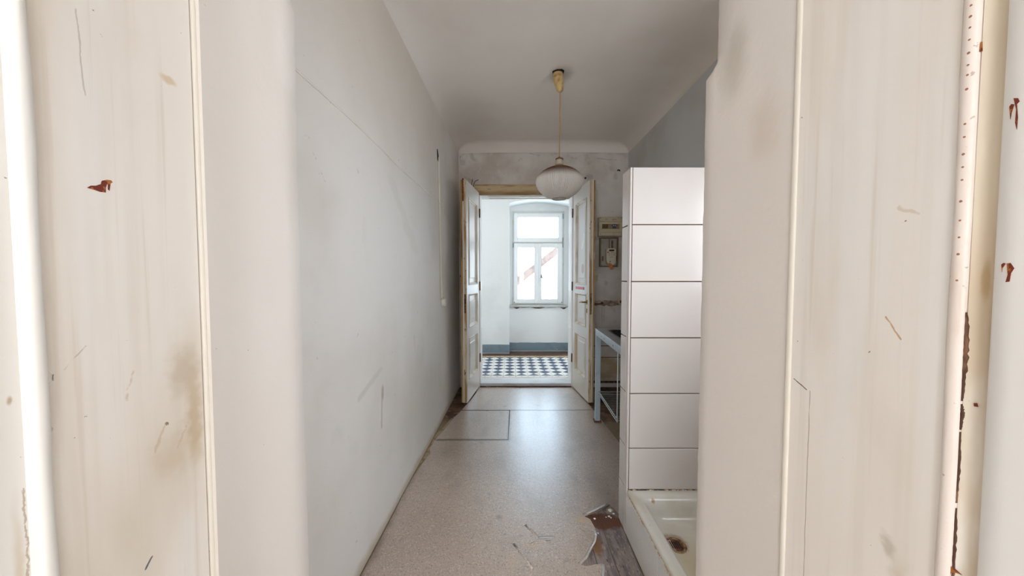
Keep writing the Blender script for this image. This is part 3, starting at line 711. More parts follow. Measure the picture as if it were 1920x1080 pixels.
# ------------------------------------------------------------------ double door and its frame
df = root('trim_3', (0.18, 4.2, 0), 'old door frame with stained wooden head around the double door', 'door frame', kind='structure')
b = B(); b.prism([(YD + .02, 2.40), (YD - .012, 2.40), (YD - .012, 2.455), (YD - .02, 2.462), (YD - .02, 2.505), (YD - .028, 2.512), (YD - .028, 2.525), (YD + .02, 2.525)], 'x', -0.46, 0.81)
b.done('head_board', M['head'], df, bevel=0.002)
for s, x0, x1 in ((-1, -0.46, -0.398), (1, 0.748, 0.81)):
    b = B(); b.box(x0, x1, YD - 0.014, YD + .02, 0, 2.40); b.done('side_board', M['jamb'], df, bevel=0.003)
for x0, x1, sg in ((-0.43, -0.395, 1), (0.745, 0.78, -1)):
    b = B(); b.box(x0, x1, YD + 0.001, 4.37, 0, 2.40)
    j = b.done('jamb_lining', M['jamb'], df, bevel=0.003)
    xf = x1 if sg > 0 else x0
    for z0, z1 in ((0.16, 0.74), (0.86, 1.22), (1.33, 2.28)):
        b = B()
        for (ya, yb, za, zb) in ((4.185, 4.20, z0, z1), (4.305, 4.32, z0, z1), (4.20, 4.305, z0, z0 + .015), (4.20, 4.305, z1 - .015, z1)):
            b.box(min(xf - sg * .002, xf + sg * .003), max(xf - sg * .002, xf + sg * .003), ya, yb, za, zb)
        b.done('panel_moulding', M['jamb'], j, bevel=0.003)
b = B(); b.box(-0.43, 0.78, YD + 0.001, 4.37, 2.40, 2.425); hl = b.done('head_lining', M['jamb'], df)
b = B()
for (xa, xb, ya, yb) in ((-0.30, 0.65, 4.19, 4.205), (-0.30, 0.65, 4.30, 4.315), (-0.30, -0.285, 4.205, 4.30), (0.635, 0.65, 4.205, 4.30)): b.box(xa, xb, ya, yb, 2.392, 2.402)
b.done('panel_moulding', M['door_bead'], hl)
b = B(); b.box(-0.395, 0.745, YD - 0.002, 4.375, -0.01, 0.044); b.done('threshold_board', M['threshold'], df, bevel=0.004)
b = B(); b.prism([(-0.40, 4.10), (-0.1, 4.104), (0.1, 4.098), (0.3, 4.108), (0.75, 4.112), (0.75, 4.1345), (-0.40, 4.1345)], 'z', -0.005, 0.010)
b.done('threshold_gap', mat('red_brown_grime', (98, 50, 26), 0.7, [('noise', (54, 30, 20), 20.0, 0.45, 0.6, 0.8, Z1), ('noise', (186, 168, 146), 14.0, 0.62, 0.68, 0.6, Z1)]), df)

PAN = ((0.25, 0.715), (0.83, 1.20), (1.30, 2.262))
def leaf(name, hinge, near, sgn, label):
    """sgn +1: the face seen lies towards local +y; -1: towards local -y"""
    u = Vector((near[0] - hinge[0], near[1] - hinge[1])); Wd = u.length
    rt = root(name, (hinge[0], hinge[1], 0), label, 'door', kind='structure', rotz=math.atan2(u.y, u.x))
    H0, H1 = 0.018, 2.425; T = 0.042; s0, s1 = 0.10, Wd - 0.085
    def bx(bb, xa, xb, ya, yb, za, zb):
        y0, y1 = sorted((sgn * ya, sgn * yb)); bb.box(xa, xb, y0, y1, za, zb)
    b = B()
    bx(b, 0, s0, -T, 0, H0, H1); bx(b, s1, Wd, -T, 0, H0, H1)
    zs = [H0] + [v for p in PAN for v in p] + [H1]
    for i in range(0, 8, 2): bx(b, s0, s1, -T, 0, zs[i], zs[i + 1])
    b.done('stile_and_rail', M['door'], rt)
    for z0, z1 in PAN:
        b = B()                                         # raised field with sloping margin
        i0, i1, k0, k1 = s0 + 0.02, s1 - 0.02, z0 + 0.02, z1 - 0.02; e = 0.055
        def q(x, y, z): return (x, sgn * y, z)
        outer = [q(i0, -.021, k0), q(i1, -.021, k0), q(i1, -.021, k1), q(i0, -.021, k1)]
        a1 = [q(i0 + e, -.016, k0 + e), q(i1 - e, -.016, k0 + e), q(i1 - e, -.016, k1 - e), q(i0 + e, -.016, k1 - e)]
        inn = [q(i0 + e + .006, -.010, k0 + e + .006), q(i1 - e - .006, -.010, k0 + e + .006), q(i1 - e - .006, -.010, k1 - e - .006), q(i0 + e + .006, -.010, k1 - e - .006)]
        back = [q(i0, -.034, k0), q(i1, -.034, k0), q(i1, -.034, k1), q(i0, -.034, k1)]
        b.loft([back, outer, a1, inn]); pn = b.done('panel', M['door'], rt)
        b = B()                                         # ogee moulding frame around the field
        prof = ((0.0, -.030), (0.0, 0.004), (0.006, 0.007), (0.012, 0.004), (0.016, -.006), (0.024, -.012), (0.026, -.022))
        rings = []
        for d, y in prof: rings.append([q(s0 + d, y, z0 + d), q(s1 - d, y, z0 + d), q(s1 - d, y, z1 - d), q(s0 + d, y, z1 - d)])
        b.loft(rings, cap=False); b.done('panel_moulding', M['door_bead'], pn)
    b = B(); bx(b, Wd - 0.001, Wd + 0.004, -0.030, 0, H0, H1); b.done('edge_strip', M['door_edge'], rt, bevel=0.0015)
    b = B(); bx(b, Wd - 0.02, Wd - 0.004, -0.047, -0.030, H0, H1); b.done('rebate', M['door_rebate'], rt)
    b = B(); bx(b, Wd - 0.05, Wd + 0.001, -0.062, -0.047, H0, H1); b.done('rebate_lip', M['door_rebate'], rt, bevel=0.002)
    return rt, Wd, bx
dl, Wl, bxl = leaf('door_1', (-0.407, 4.118), (-0.487, 3.553), 1, 'left leaf of the open white panelled double door, folded against the left wall')
b = B(); bxl(b, Wl + .002, Wl + .0055, -0.026, -0.008, 1.00, 1.205); lp = b.done('lock_plate', M['lock_rust'], dl)
b = B(); bxl(b, Wl + .005, Wl + .007, -0.021, -0.012, 1.10, 1.15); b.done('latch_slot', M['dark'], lp)
b = B(); bxl(b, Wl - .003, Wl + .005, -0.045, -0.028, 2.20, 2.44); b.done('worn_top', M['dark'] if False else M['lock_rust'], dl)
b = B(); b.tube([(Wl - 0.05, -0.062, 1.395), (Wl - 0.05, -0.082, 1.395), (Wl - 0.045, -0.088, 1.41)], 0.006, 8); b.done('bolt_knob', M['lock_rust'], dl, smooth=True)
dr, Wr, bxr = leaf('door_2', (0.757, 4.118), (0.831, 3.562), -1, 'right leaf of the open white panelled double door, with lever handle and red label')
b = B(); bxr(b, Wr + .003, Wr + .0055, -0.030, -0.010, 0.985, 1.215); lp = b.done('lock_plate', M['brass'], dr)
b = B(); bxr(b, Wr + .005, Wr + .008, -0.024, -0.015, 1.12, 1.16); b.done('latch', M['lock_rust'], lp)
hd = B(); hd.tube([(Wr - 0.055, -0.0, 1.115), (Wr - 0.055, -0.040, 1.115), (Wr - 0.062, -0.048, 1.115), (Wr - 0.10, -0.050, 1.113), (Wr - 0.17, -0.048, 1.104)], [0.008, 0.008, 0.009, 0.008, 0.005], 10)
ho = hd.done('lever_handle', M['brass'], dr, smooth=True)
b = B(); bxr(b, Wr - 0.068, Wr - 0.045, 0, 0.004, 1.09, 1.14); b.done('handle_plate', M['brass'], ho, bevel=0.001)
b = B(); bxr(b, Wr - 0.068, Wr - 0.046, 0, 0.004, 0.995, 1.045); es = b.done('keyhole_plate', M['brass'], dr, bevel=0.002)
b = B(); bxr(b, Wr - 0.059, Wr - 0.055, 0.003, 0.005, 1.006, 1.030); b.done('keyhole', M['dark'], es)
b = B(); b.lathe([(0.011, 0.0), (0.011, 0.005)], (Wr - 0.055, 0, 0.965), 14, axis='y'); b.done('lock_cover', M['socket'], dr, smooth=True)
b = B(); b.lathe([(0.012, 0.0), (0.012, 0.006)], (Wr - 0.05, 0, 1.215), 14, axis='y'); b.done('lock_cover', M['socket'], dr, smooth=True)
b = B(); bxr(b, 0.20, 0.475, 0.0, 0.0012, 1.245, 1.275); lb = b.done('letter_label', M['rose'], dr)
b = B(); bxr(b, 0.475, 0.50, 0.0, 0.0014, 1.243, 1.277); b.done('label_end', M['rose_dark'], lb)
lb.location.x -= 0.09
b = B(); b.lathe([(0.055, 0.0), (0.055, 0.001)], (0, 0, 0), 20, axis='y')
o = b.done('oval_sticker', M['sticker'], dr); o.location = (0.33, 0.0095, 1.485); o.scale = (0.75, 1, 1.0)
b = B(); b.prism([(0.28, 1.70), (0.33, 1.72), (0.36, 1.78), (0.38, 1.86), (0.34, 1.90), (0.33, 1.82), (0.29, 1.78)], 'y', 0.0095, 0.0106); b.done('peeled_patch', M['peel'], dr)
for z in (0.32, 1.22, 2.12):                             # hinges
    for rt_, s_ in ((dl, 1), (dr, -1)):
        b = B(); b.lathe([(0.008, 0), (0.009, 0.01), (0.009, 0.10), (0.008, 0.11)], (-0.004, s_ * 0.006, z), 10); b.done('hinge', M['lock_rust'], rt_, smooth=True)

# ------------------------------------------------------------------ hall behind the door
YP, YN, YW = 5.75, 5.92, 6.10                            # pier face, niche parapet, window plane
b = B()
b.box(-2.5, -0.047, YP, 6.3, -0.05, 3.25); b.box(1.04, 2.5, YP, 6.3, -0.05, 3.25)
arc = []
for k in range(13):
    x = -0.047 + 1.087 * k / 12; arc.append((x, 2.65 + 0.075 * math.sin(PI * k / 12) ** 0.8))
b.prism([(-0.047, 3.25)] + arc + [(1.04, 3.25)], 'y', YP, 6.3)
b.box(-0.047, 1.04, YN, 6.3, -0.05, 0.838)
b.box(-0.047, 0.0, YW, 6.3, 0.838, 2.75); b.box(0.957, 1.04, YW, 6.3, 0.838, 2.75); b.box(0.0, 0.957, YW, 6.3, 2.58, 2.75)
wh = struct(b.done('wall_hall', M['hall_wall']), 'white hall wall with an arched window niche, beyond the doorway', 'wall')
pts = [(-0.04, 0.835), (0.99, 0.835)]; low = [(0.99, 0.83)]
b = B()
for (x0, x1, d) in ((0.02, 0.14, 0.026), (0.14, 0.30, 0.006), (0.33, 0.60, 0.022), (0.60, 0.80, 0.005), (0.86, 0.99, 0.03)):
    n = 7; lw = [(x0 + (x1 - x0) * k / n, 0.834 - d * math.sin(PI * k / n) * R.uniform(.6, 1.1) - 0.002) for k in range(n + 1)]
    b.prism([(x0, 0.836)] + lw + [(x1, 0.836)], 'y', YN - 0.002, YN + 0.005)
b.done('broken_edge', M['broken'], wh)
b = B(); b.box(-0.05, 1.0, YN - 0.035, YW + 0.03, 0.836, 0.862); b.done('stone_sill', M['sill'], wh, bevel=0.004)
b = B(); b.box(-2.7, -2.5, 4.0, 6.3, -0.05, 3.25); b.box(2.5, 2.7, 4.0, 6.3, -0.05, 3.25)
b.box(-2.7, -0.94, 4.2, 4.40, -0.05, 3.25); b.box(1.69, 2.7, 4.2, 4.40, -0.05, 3.25)
struct(b.done('wall_stair', M['hall_wall']), 'side walls of the white hall, hidden behind the double door', 'wall')
b = B(); b.box(-2.7, 2.7, 4.0, 6.3, 3.2, 3.4); struct(b.done('ceiling_hall', M['hall_wall']), 'white hall ceiling hidden above the doorway', 'ceiling')
for nm, x0, x1, y in (('baseboard_pier', -2.5, -0.041, YP), ('baseboard_niche', -0.041, 1.04, YN), ('baseboard_right', 1.034, 2.5, YP)):
    b = B()
    n = 16; top = [(x1 - (x1 - x0) * k / n, 0.197 + R.uniform(-.003, .003)) for k in range(n + 1)]
    b.prism([(x0, 0.05), (x1, 0.05)] + top, 'y', y - 0.006, y + 0.004)
    if nm == 'baseboard_pier': b.box(-0.047, -0.041, YP, YN, 0.05, 0.197)
    struct(b.done(nm, M['dado']), {'baseboard_pier': 'slate-blue painted dado on the projecting pier left of the window niche', 'baseboard_niche': 'slate-blue painted dado below the hall window', 'baseboard_right': 'slate-blue painted dado right of the niche, behind the door jamb'}[nm], 'baseboard')
b = B(); b.box(-2.5, 2.5, 4.36, 6.0, -0.05, 0.038)
fh = struct(b.done('floor_hall', M['hall_floor']), 'hall floor of dark blue and cream diamond cement tiles', 'floor')
TS = 0.166; g = 0.0015
def tile_mesh():
    b = B(); h = TS / 2 - g; zt = 0.045
    c = [(-h, -h), (h, -h), (h, h), (-h, h)]; m = [(0, -h), (h, 0), (0, h), (-h, 0)]
    V = lambda p: (p[0], p[1], zt)
    b.face([V(m[0]), V(m[1]), V(m[2]), V(m[3])], 1)
    for i in range(4): b.face([V(c[i]), V(m[i]), V(m[i - 1])], 0)
    bmesh.ops.remove_doubles(b.bm, verts=b.bm.verts, dist=1e-5)
    for i in range(4):
        p, q, r_ = c[i], m[i], c[(i + 1) % 4]
        b.face([(p[0], p[1], .036), (r_[0], r_[1], .036), V(r_), V(q), V(p)], 0)
    me = b.done('tile', [M['tile_floor'], M['tile_dark']], fh)
    return me
t0 = tile_mesh(); first = True
Y0 = 4.456 + TS / 2
halfA = []
def put(src, x, y, used=[False]):
    o = src if not used[0] else copy_of(src, fh)
    used[0] = True
    o.location = (x, y, R.uniform(-.0006, .0004)); o.rotation_euler = (0, 0, R.uniform(-.004, .004))
cols = [-0.034 + TS * k for k in range(-8, 11)]
for r in range(5):
    for x in cols: put(t0, x, 4.539 + TS * (r + 0.0) + 0.0 + 0.0775)
def half_tile(y, up):
    b = B(); h = TS / 2 - g; zt = 0.045; s = 1 if up else -1
    b.face([(-h, 0, zt), (0, s * h, zt), (h, 0, zt)], 1)
    b.face([(-h, 0, zt), (-h, s * h, zt), (0, s * h, zt)], 0); b.face([(h, 0, zt), (0, s * h, zt), (h, s * h, zt)], 0)
    b.face([(-h, 0, zt), (h, 0, zt), (h, 0, .036), (-h, 0, .036)], 0)
    o = b.done('tile', [M['tile_floor'], M['tile_dark']], fh)
    for i, x in enumerate(cols):
        c = o if i == 0 else copy_of(o, fh)
        c.location = (x, y, 0)
yA = 4.539 + 0.0775 - TS / 2; yB = yA + 5 * TS
half_tile(yA - TS / 2 + g, True); half_tile(yB + TS / 2 - g, False)
def border(y0, y1, m, dot):
    b = B(); h = TS / 2 - g
    b.box(-h, h, y0, y1, 0.036, 0.045); yc = (y0 + y1) / 2
    o = b.done('border_tile', M[m], fh)
    d = B(); d.lathe([(0.010, 0.0445), (0.010, 0.0456)], (0, yc, 0), 8); d.lathe([(0.007, 0.0445), (0.007, 0.0456)], (-h, yc + .015, 0), 8)
    dd = d.done('dark_dot', M[dot], o)
    for i, x in enumerate(cols):
        if i == 0: o.location.x = x; continue
        c = copy_of(o, fh); c.location = (x, 0, 0)
        e = dd.copy(); C.objects.link(e); e.parent = c
border(4.378, yA - TS / 2 - .001, 'tile_border_pale', 'breaker_grey')
border(yB + TS / 2 + .001, yB + TS / 2 + 0.105, 'tile_border', 'hall_floor')

# window of the hall
wn = root('window_1', (0.48, YW, 0.86), 'white window with a top light and two casements in the hall niche', 'window', kind='structure')
def ring(bb, x0, x1, z0, z1, w, y0, y1, wr=None):
    l, r_, t, bt = wr or (w, w, w, w)
    bb.box(x0, x0 + l, y0, y1, z0, z1); bb.box(x1 - r_, x1, y0, y1, z0, z1)
    bb.box(x0 + l, x1 - r_, y0, y1, z1 - t, z1); bb.box(x0 + l, x1 - r_, y0, y1, z0, z0 + bt)
b = B(); ring(b, 0.0, 0.957, 0.863, 2.58, 0.04, YW - 0.01, YW + 0.06); b.box(0.04, 0.917, YW - 0.01, YW + 0.06, 1.985, 2.02)
b.done('outer_frame', M['upvc_grey'], wn, bevel=0.004)
def sash(x0, x1, z0, z1, gx0, gx1, gz0, gz1):
    b = B(); ring(b, x0, x1, z0, z1, 0, YW - 0.03, YW + 0.04, (gx0 - x0, x1 - gx1, z1 - gz1, gz0 - z0))
    s = b.done('sash', M['upvc'], wn, bevel=0.006)
    b = B(); ring(b, gx0 - .004, gx1 + .004, gz0 - .004, gz1 + .004, 0.008, YW - 0.022, YW + 0.0); b.done('gasket', M['gasket'], s)
    b = B(); b.box(gx0 - .006, gx1 + .006, YW + .002, YW + .006, gz0 - .006, gz1 + .006); b.done('pane', M['glass'], s)
    return s
sash(0.036, 0.920, 2.015, 2.54, 0.103, 0.852, 2.09, 2.469)
sash(0.036, 0.466, 0.893, 1.990, 0.103, 0.414, 0.967, 1.919)
s2 = sash(0.470, 0.920, 0.893, 1.990, 0.539, 0.838, 0.967, 1.919)
b = B(); b.tube([(0.541, YW - .03, 1.39), (0.541, YW - .065, 1.39), (0.548, YW - .07, 1.375), (0.565, YW - .07, 1.345)], 0.008, 8); b.box(0.530, 0.552, YW - .036, YW - .03, 1.36, 1.42)
b.done('handle', M['gasket'], s2, smooth=True)
for x, z in ((0.024, 1.96), (0.93, 1.96), (0.93, 2.05), (0.93, 2.48)):
    b = B(); b.lathe([(0.008, -0.045), (0.008, 0.045)], (x, YW - 0.028, z), 10); b.done('hinge', M['gasket'], wn, smooth=True)
for x in (0.045, 0.915):
    b = B(); b.lathe([(0.010, 0), (0.010, 0.004)], (x, YW - .03, 0.91), 10, axis='y'); b.done('screw_cap', M['screw'], wn)
b = B(); b.box(0.215, 0.305, YP - 0.004, YP + .002, 2.738, 2.756); o = b.done('wall_plate', M['gasket'])
tag(o, 'tiny grey strip on the hall wall just above the arch of the window niche', 'plate')

# neighbouring house seen through the window
nh = root('neighbouring_house', (4.0, 14.0, -6.0), 'pale gabled house with red roof edge seen through the hall window', 'house')
ex, ez, rx, rz = -1.6, -0.07, 5.2, 5.16                  # eave and ridge of the gable
b = B(); b.prism([(ex + .3, -6), (2 * rx - ex - .3, -6), (2 * rx - ex - .3, ez + .05), (rx, rz - .25), (ex + .3, ez + .05)], 'y', 12.0, 20.0); b.done('gable_wall', M['house_wall'], nh)
for s in (-1, 1):
    x0 = rx + s * (rx - ex)
    b = B(); b.prism([(x0, ez), (rx, rz), (rx, rz - .2), (x0 - s * .12, ez - .2)], 'y', 11.75, 20.2); rf = b.done('roof_slope', M['house_roof'], nh)
    n = 20
    for k in range(n):
        a = k / n; c = (k + 1) / n
        xa, za = x0 + (rx - x0) * a, ez + (rz - ez) * a; xb, zb = x0 + (rx - x0) * c, ez + (rz - ez) * c
        b = B(); b.prism([(xa, za + .045), (xb, zb + .015), (xb, zb - .22), (xa, za - .24)], 'y', 11.68, 11.96)
        b.done('verge_tile', M['house_verge'], rf)

# ------------------------------------------------------------------ pendant lamp
LX, LY = 0.383, 2.71
lp = root('pendant_lamp', (LX, LY, ZC), 'ribbed cream pendant lamp with browned top hanging by a thin cord', 'lamp')
b = B(); rings = []
for (r, z, dx) in ((0.036, 3.03, -0.016), (0.041, 3.015, -0.016), (0.041, 2.985, -0.013), (0.037, 2.945, -0.008), (0.030, 2.905, -0.001), (0.024, 2.886, 0.002), (0.014, 2.878, 0.002), (0.004, 2.877, 0.002)):
    rings.append([(LX + dx + r * math.cos(2 * PI * k / 24), LY + r * math.sin(2 * PI * k / 24), z) for k in range(24)])
b.loft(rings); cu = b.done('ceiling_cup', M['cup'], lp, smooth=True)
b = B(); b.prism([(LX - .062, LY - .02), (LX - .03, LY - .046), (LX + .01, LY - .048), (LX + .03, LY - .03), (LX + .028, LY + .03), (LX - .05, LY + .03)], 'z', 3.020, 3.034); b.done('dark_gap', M['dark'], cu)
b = B(); b.tube([(LX + .002, LY, 2.885), (LX + .0035, LY, 2.70), (LX + .001, LY, 2.5), (LX, LY, 2.345)], 0.0042, 8); b.done('cord', M['cord'], lp, smooth=True)
b = B(); b.lathe([(0.008, 2.366), (0.010, 2.352), (0.030, 2.351), (0.032, 2.346), (0.031, 2.340), (0.012, 2.338)], (LX, LY, 0), 24); b.done('cap', M['cap'], lp, smooth=True)
b = B(); b.lathe([(0.028, 2.341), (0.029, 2.325), (0.032, 2.305), (0.037, 2.290), (0.040, 2.284)], (LX, LY, 0), 32, cap=False); b.done('neck', M['neck'], lp, smooth=True)
prof = [(0.036, 2.290), (0.048, 2.286), (0.078, 2.275), (0.108, 2.261), (0.136, 2.243), (0.160, 2.221), (0.176, 2.198), (0.184, 2.177), (0.186, 2.160), (0.182, 2.138), (0.172, 2.115), (0.155, 2.093), (0.133, 2.071), (0.108, 2.052), (0.085, 2.038), (0.066, 2.031), (0.058, 2.029), (0.054, 2.032)]
b = B(); b.lathe(prof, (LX, LY, 0), 512, ribs=64, amp=0.034, cap=False)
sh = b.done('shade', M['shade'], lp, smooth=True, angle=80)
b = B(); b.lathe([(0.059, 2.032), (0.0605, 2.030), (0.060, 2.027), (0.057, 2.027), (0.057, 2.031)], (LX, LY, 0), 40, cap=False); b.done('bottom_ring', M['neck'], sh, smooth=True)
b = B(); b.lathe([(0.014, 2.30), (0.016, 2.25), (0.022, 2.22), (0.030, 2.19), (0.028, 2.165), (0.016, 2.148), (0.003, 2.145)], (LX, LY, 0), 20); b.done('bulb', M['socket'], lp, smooth=True)

# ------------------------------------------------------------------ tiled shower partition, kick panel and tray
XP, YF, YB = 0.62, 1.751, 1.872                          # outer side face, front face, back face
tp = root('shower_partition', (0.9, 1.81, 0), 'narrow shower partition clad in large white tiles with dark joints', 'partition', kind='structure')
b = B(); b.box(XP + 0.008, XR - 0.001, YF + 0.008, YB - 0.008, 0, 1.968); b.done('core', M['grout'], tp)
JZ = [0.246, 0.475, 0.775, 1.076, 1.376, 1.676, 1.973]
jg = 0.003
for z0, z1 in zip(JZ, JZ[1:]):
    for x0, x1 in ((XP + 0.011, 1.070), (1.070, XR - .002)):
        b = B(); d = R.uniform(-.0005, .0005); b.box(x0 + jg, x1 - jg, YF + d, YF + 0.009, z0 + jg, z1 - (jg if z1 < 1.9 else 0)); b.done('tile', M['tile_white'], tp, bevel=0.001, seg=1)
for z0, z1 in zip([0.0] + JZ, JZ):
    b = B(); d = R.uniform(-.0004, .0004); b.box(XP + d, XP + 0.009, YF + 0.034, YB - .001, z0 + jg, z1 - (jg if z1 < 1.9 else 0)); b.done('tile', M['tile_white'], tp, bevel=0.001, seg=1)
    b = B(); b.box(XP - .0005, XP + 0.0098, YF - .0005, YF + 0.0315, z0, z1); b.done('corner_trim', M['corner_trim'], tp, bevel=0.001, seg=1)
b = B(); b.box(XP + .01, XR - .002, YF - 0.006, YF + 0.002, 0.2405, 0.2485); b.done('mouldy_seal', M['seal'], tp, bevel=0.002)

tk = root('shower_kick_panel', (0.63, 1.35, 0), 'low tiled kick panel along the side of the shower tray', 'panel')
b = B(); b.box(XP + 0.008, XP + 0.02, 0.80, YF - .001, 0, 0.224); b.done('core', M['grout'], tk)
for y0, y1 in ((1.361, YF), (0.911, 1.361), (0.80, 0.911)):
    b = B(); b.box(XP, XP + 0.009, y0 + .001, y1 - .001, 0.002, 0.226); b.done('tile', M['tile_kick'], tk, bevel=0.001, seg=1)

st = root('shower_tray', (1.02, 1.33, 0), 'stained white enamel shower tray with a rusty drain', 'shower tray')
def rrect(x0, x1, y0, y1, r, z, n=7):
    out = []
    for cx, cy, a0 in ((x1 - r, y1 - r, 0), (x0 + r, y1 - r, PI / 2), (x0 + r, y0 + r, PI), (x1 - r, y0 + r, 1.5 * PI)):
        for k in range(n + 1):
            a = a0 + PI / 2 * k / n; out.append((cx + r * math.cos(a), cy + r * math.sin(a), z))
    return out
X0, X1, Ya, Yb = XP + 0.002, XR - .004, 0.915, YF - 0.001
lv = [(0.006, 0.012, 0.225), (0.001, 0.012, 0.229), (0.000, 0.014, 0.240), (0.004, 0.016, 0.246), (0.010, 0.018, 0.2475), (0.030, 0.022, 0.2465), (0.036, 0.03, 0.243), (0.052, 0.04, 0.241), (0.062, 0.045, 0.236), (0.070, 0.05, 0.225), (0.080, 0.055, 0.195), (0.090, 0.06, 0.170), (0.102, 0.066, 0.157), (0.122, 0.075, 0.151), (0.16, 0.085, 0.149), (0.24, 0.09, 0.148), (0.34, 0.05, 0.147)]
b = B(); b.loft([rrect(X0 + d, X1 - d, Ya + d, Yb - d, r, z) for d, r, z in lv], cap=False)
vb = b.bm.verts; vb.ensure_lookup_table(); b.bm.faces.new(list(vb)[-32:])
tb = b.done('basin', M['enamel'], st, smooth=True, angle=60)
b = B(); b.box(XP - .001, XP + 0.010, 0.82, YF - .004, 0.2262, 0.2325); b.done('side_seal', M['seal_long'], st, bevel=0.002)
DX, DY = 0.765, 1.497
dr_ = B(); dr_.lathe([(0.046, 0.148), (0.047, 0.1515), (0.043, 0.1535), (0.037, 0.1525), (0.034, 0.1500)], (DX, DY, 0), 28, cap=False)
do = dr_.done('drain_ring', M['drain_ring'], st, smooth=True)
b = B(); b.lathe([(0.036, 0.1485), (0.036, 0.1505)], (DX, DY, 0), 24); b.done('drain_cup', M['rust'], do)
for k in range(5):
    b = B(); b.box(DX - .024 + .010 * k, DX - .018 + .010 * k, DY - .02, DY + .02, 0.1500, 0.1515); b.done('drain_slot', M['dark'], do)

# ------------------------------------------------------------------ sink table
ta = root('sink_table', (0.80, 3.16, 0.0036), 'grey steel sink table with a wire shelf behind the shower partition', 'table', rotz=math.radians(-1.6))
# local: +x to the right wall, -y towards the camera; far left corner at the origin
LT, DT, HT = 1.14, 0.60, 0.897
b = B()
sx0, sx1, sy0, sy1 = 0.09, 0.50, -0.62, -0.10
b.box(0, sx0, -LT, 0, HT - .012, HT); b.box(sx1, DT, -LT, 0, HT - .012, HT)
b.box(sx0, sx1, -LT, sy0, HT - .012, HT); b.box(sx0, sx1, sy1, 0, HT - .012, HT)
top = b.done('table_top', M['steel'], ta, bevel=0.002)
b = B(); b.loft([rrect(sx0 - .004 + d, sx1 + .004 - d, sy0 - .004 + d, sy1 + .004 - d, 0.07, HT + z) for d, z in ((0, .003), (0.012, .003), (0.018, -.01), (0.03, -.14), (0.06, -.16))], cap=False)
vv = list(b.bm.verts)[-32:]; b.bm.faces.new(vv)
b.done('sink_bowl', M['sink'], ta, smooth=True, angle=60)
b = B(); b.box(0, 0.022, -LT, 0, HT - .062, HT - .011); b.box(DT - .022, DT, -LT, 0, HT - .062, HT - .011); b.box(.022, DT - .022, -.022, 0, HT - .062, HT - .011); b.box(.022, DT - .022, -LT, -LT + .022, HT - .062, HT - .011)
b.done('apron', M['steel'], ta, bevel=0.002)
for i, (x, y) in enumerate(((0.0, -.045), (DT - .045, -.045), (0.0, -LT), (DT - .045, -LT))):
    b = B(); b.box(x, x + .045, y, y + .045, 0.012, HT - .06); lg = b.done('leg', M['steel_paint'], ta, bevel=0.003)
    b = B(); b.box(x - .012, x + .057, y - .012, y + .057, 0.0, 0.013); b.done('foot_plate', M['lock_rust'], lg, bevel=0.002)
SH, SY = 0.275, -0.63                                    # wire shelf
b = B()
for z in (SH, SH + .022): b.tube([(0.03, -.05, z), (0.03, SY, z), (DT - .03, SY, z), (DT - .03, -.05, z), (0.03, -.05, z)], 0.005, 6)
ws_ = b.done('wire_shelf', M['wire'], ta, smooth=True)
for k in range(18):
    y = -.07 - k * (abs(SY) - .07) / 17.5
    b = B(); b.tube([(0.03, y, SH + .002), (DT - .03, y, SH + .002)], 0.0028, 5); b.done('shelf_wire', M['wire'], ws_, smooth=True)
for x in (0.035, DT - .035):
    b = B(); b.tube([(x, SY, SH - .012), (x, SY, HT - .05)], 0.0055, 8); b.done('hanger_rod', M['wire'], ta, smooth=True)
for y in (-0.25, -0.34, -0.62):
    b = B(); b.lathe([(0.006, 0), (0.006, 0.003)], (0, y, HT - .035), 8, axis='x')
    o = b.done('rivet', M['screw'], top); o.location.x = -0.003

# ------------------------------------------------------------------ fuse box, meter and other things on the door wall
fb = root('fuse_box', (1.2, YD, 1.9), 'yellowed plastic fuse box with a smoked window, highest on the door wall', 'fuse box')
b = B(); b.box(1.060, 1.352, YD - 0.07, YD, 1.888, 2.122); b.done('housing', M['box_beige'], fb, bevel=0.008)
yf = YD - 0.07
for z0, z1, nm in ((2.063, 2.114, 'upper_cover'), (1.935, 2.056, 'front_cover'), (1.894, 1.929, 'lower_cover')):
    b = B(); b.box(1.068, 1.344, yf - .010, yf + .004, z0, z1); b.done(nm, M['box_beige'], fb, bevel=0.004)
b = B(); b.box(1.098, 1.308, yf - .0125, yf - .006, 1.976, 2.032); wf = b.done('breaker_window', M['box_smoke'], fb, bevel=0.002)
for x0, x1, m, zz in ((1.170, 1.198, 'breaker_amber', 0), (1.203, 1.222, 'breaker_grey', 0.004), (1.224, 1.243, 'breaker_blue', 0.004), (1.245, 1.264, 'breaker_blue', 0.008), (1.268, 1.286, 'breaker_grey', 0.004), (1.287, 1.304, 'breaker_amber', 0)):
    b = B(); b.box(x0, x1, yf - .016, yf - .011, 1.980 + zz, 2.028); k = b.done('breaker', M[m], wf, bevel=0.001)
    if m != 'breaker_amber':
        b = B(); b.box(x0 + .005, x1 - .005, yf - .022, yf - .015, 2.006, 2.018); b.done('toggle', M['dark'] if m == 'breaker_grey' else M['socket'], k)
for x, z in ((1.078, 2.104), (1.332, 2.104), (1.078, 1.911), (1.332, 1.911)):
    b = B(); b.lathe([(0.006, 0), (0.006, 0.003)], (x, yf - .010, z), 10, axis='y'); b.done('screw', M['screw'], fb)
for x0, x1, z in ((1.135, 1.162, 2.090), (1.220, 1.272, 2.090), (1.222, 1.236, 2.077)):
    b = B(); b.box(x0, x1, yf - .0106, yf - .0095, z - .003, z + .003); b.done('printed_line', M['print'], fb)

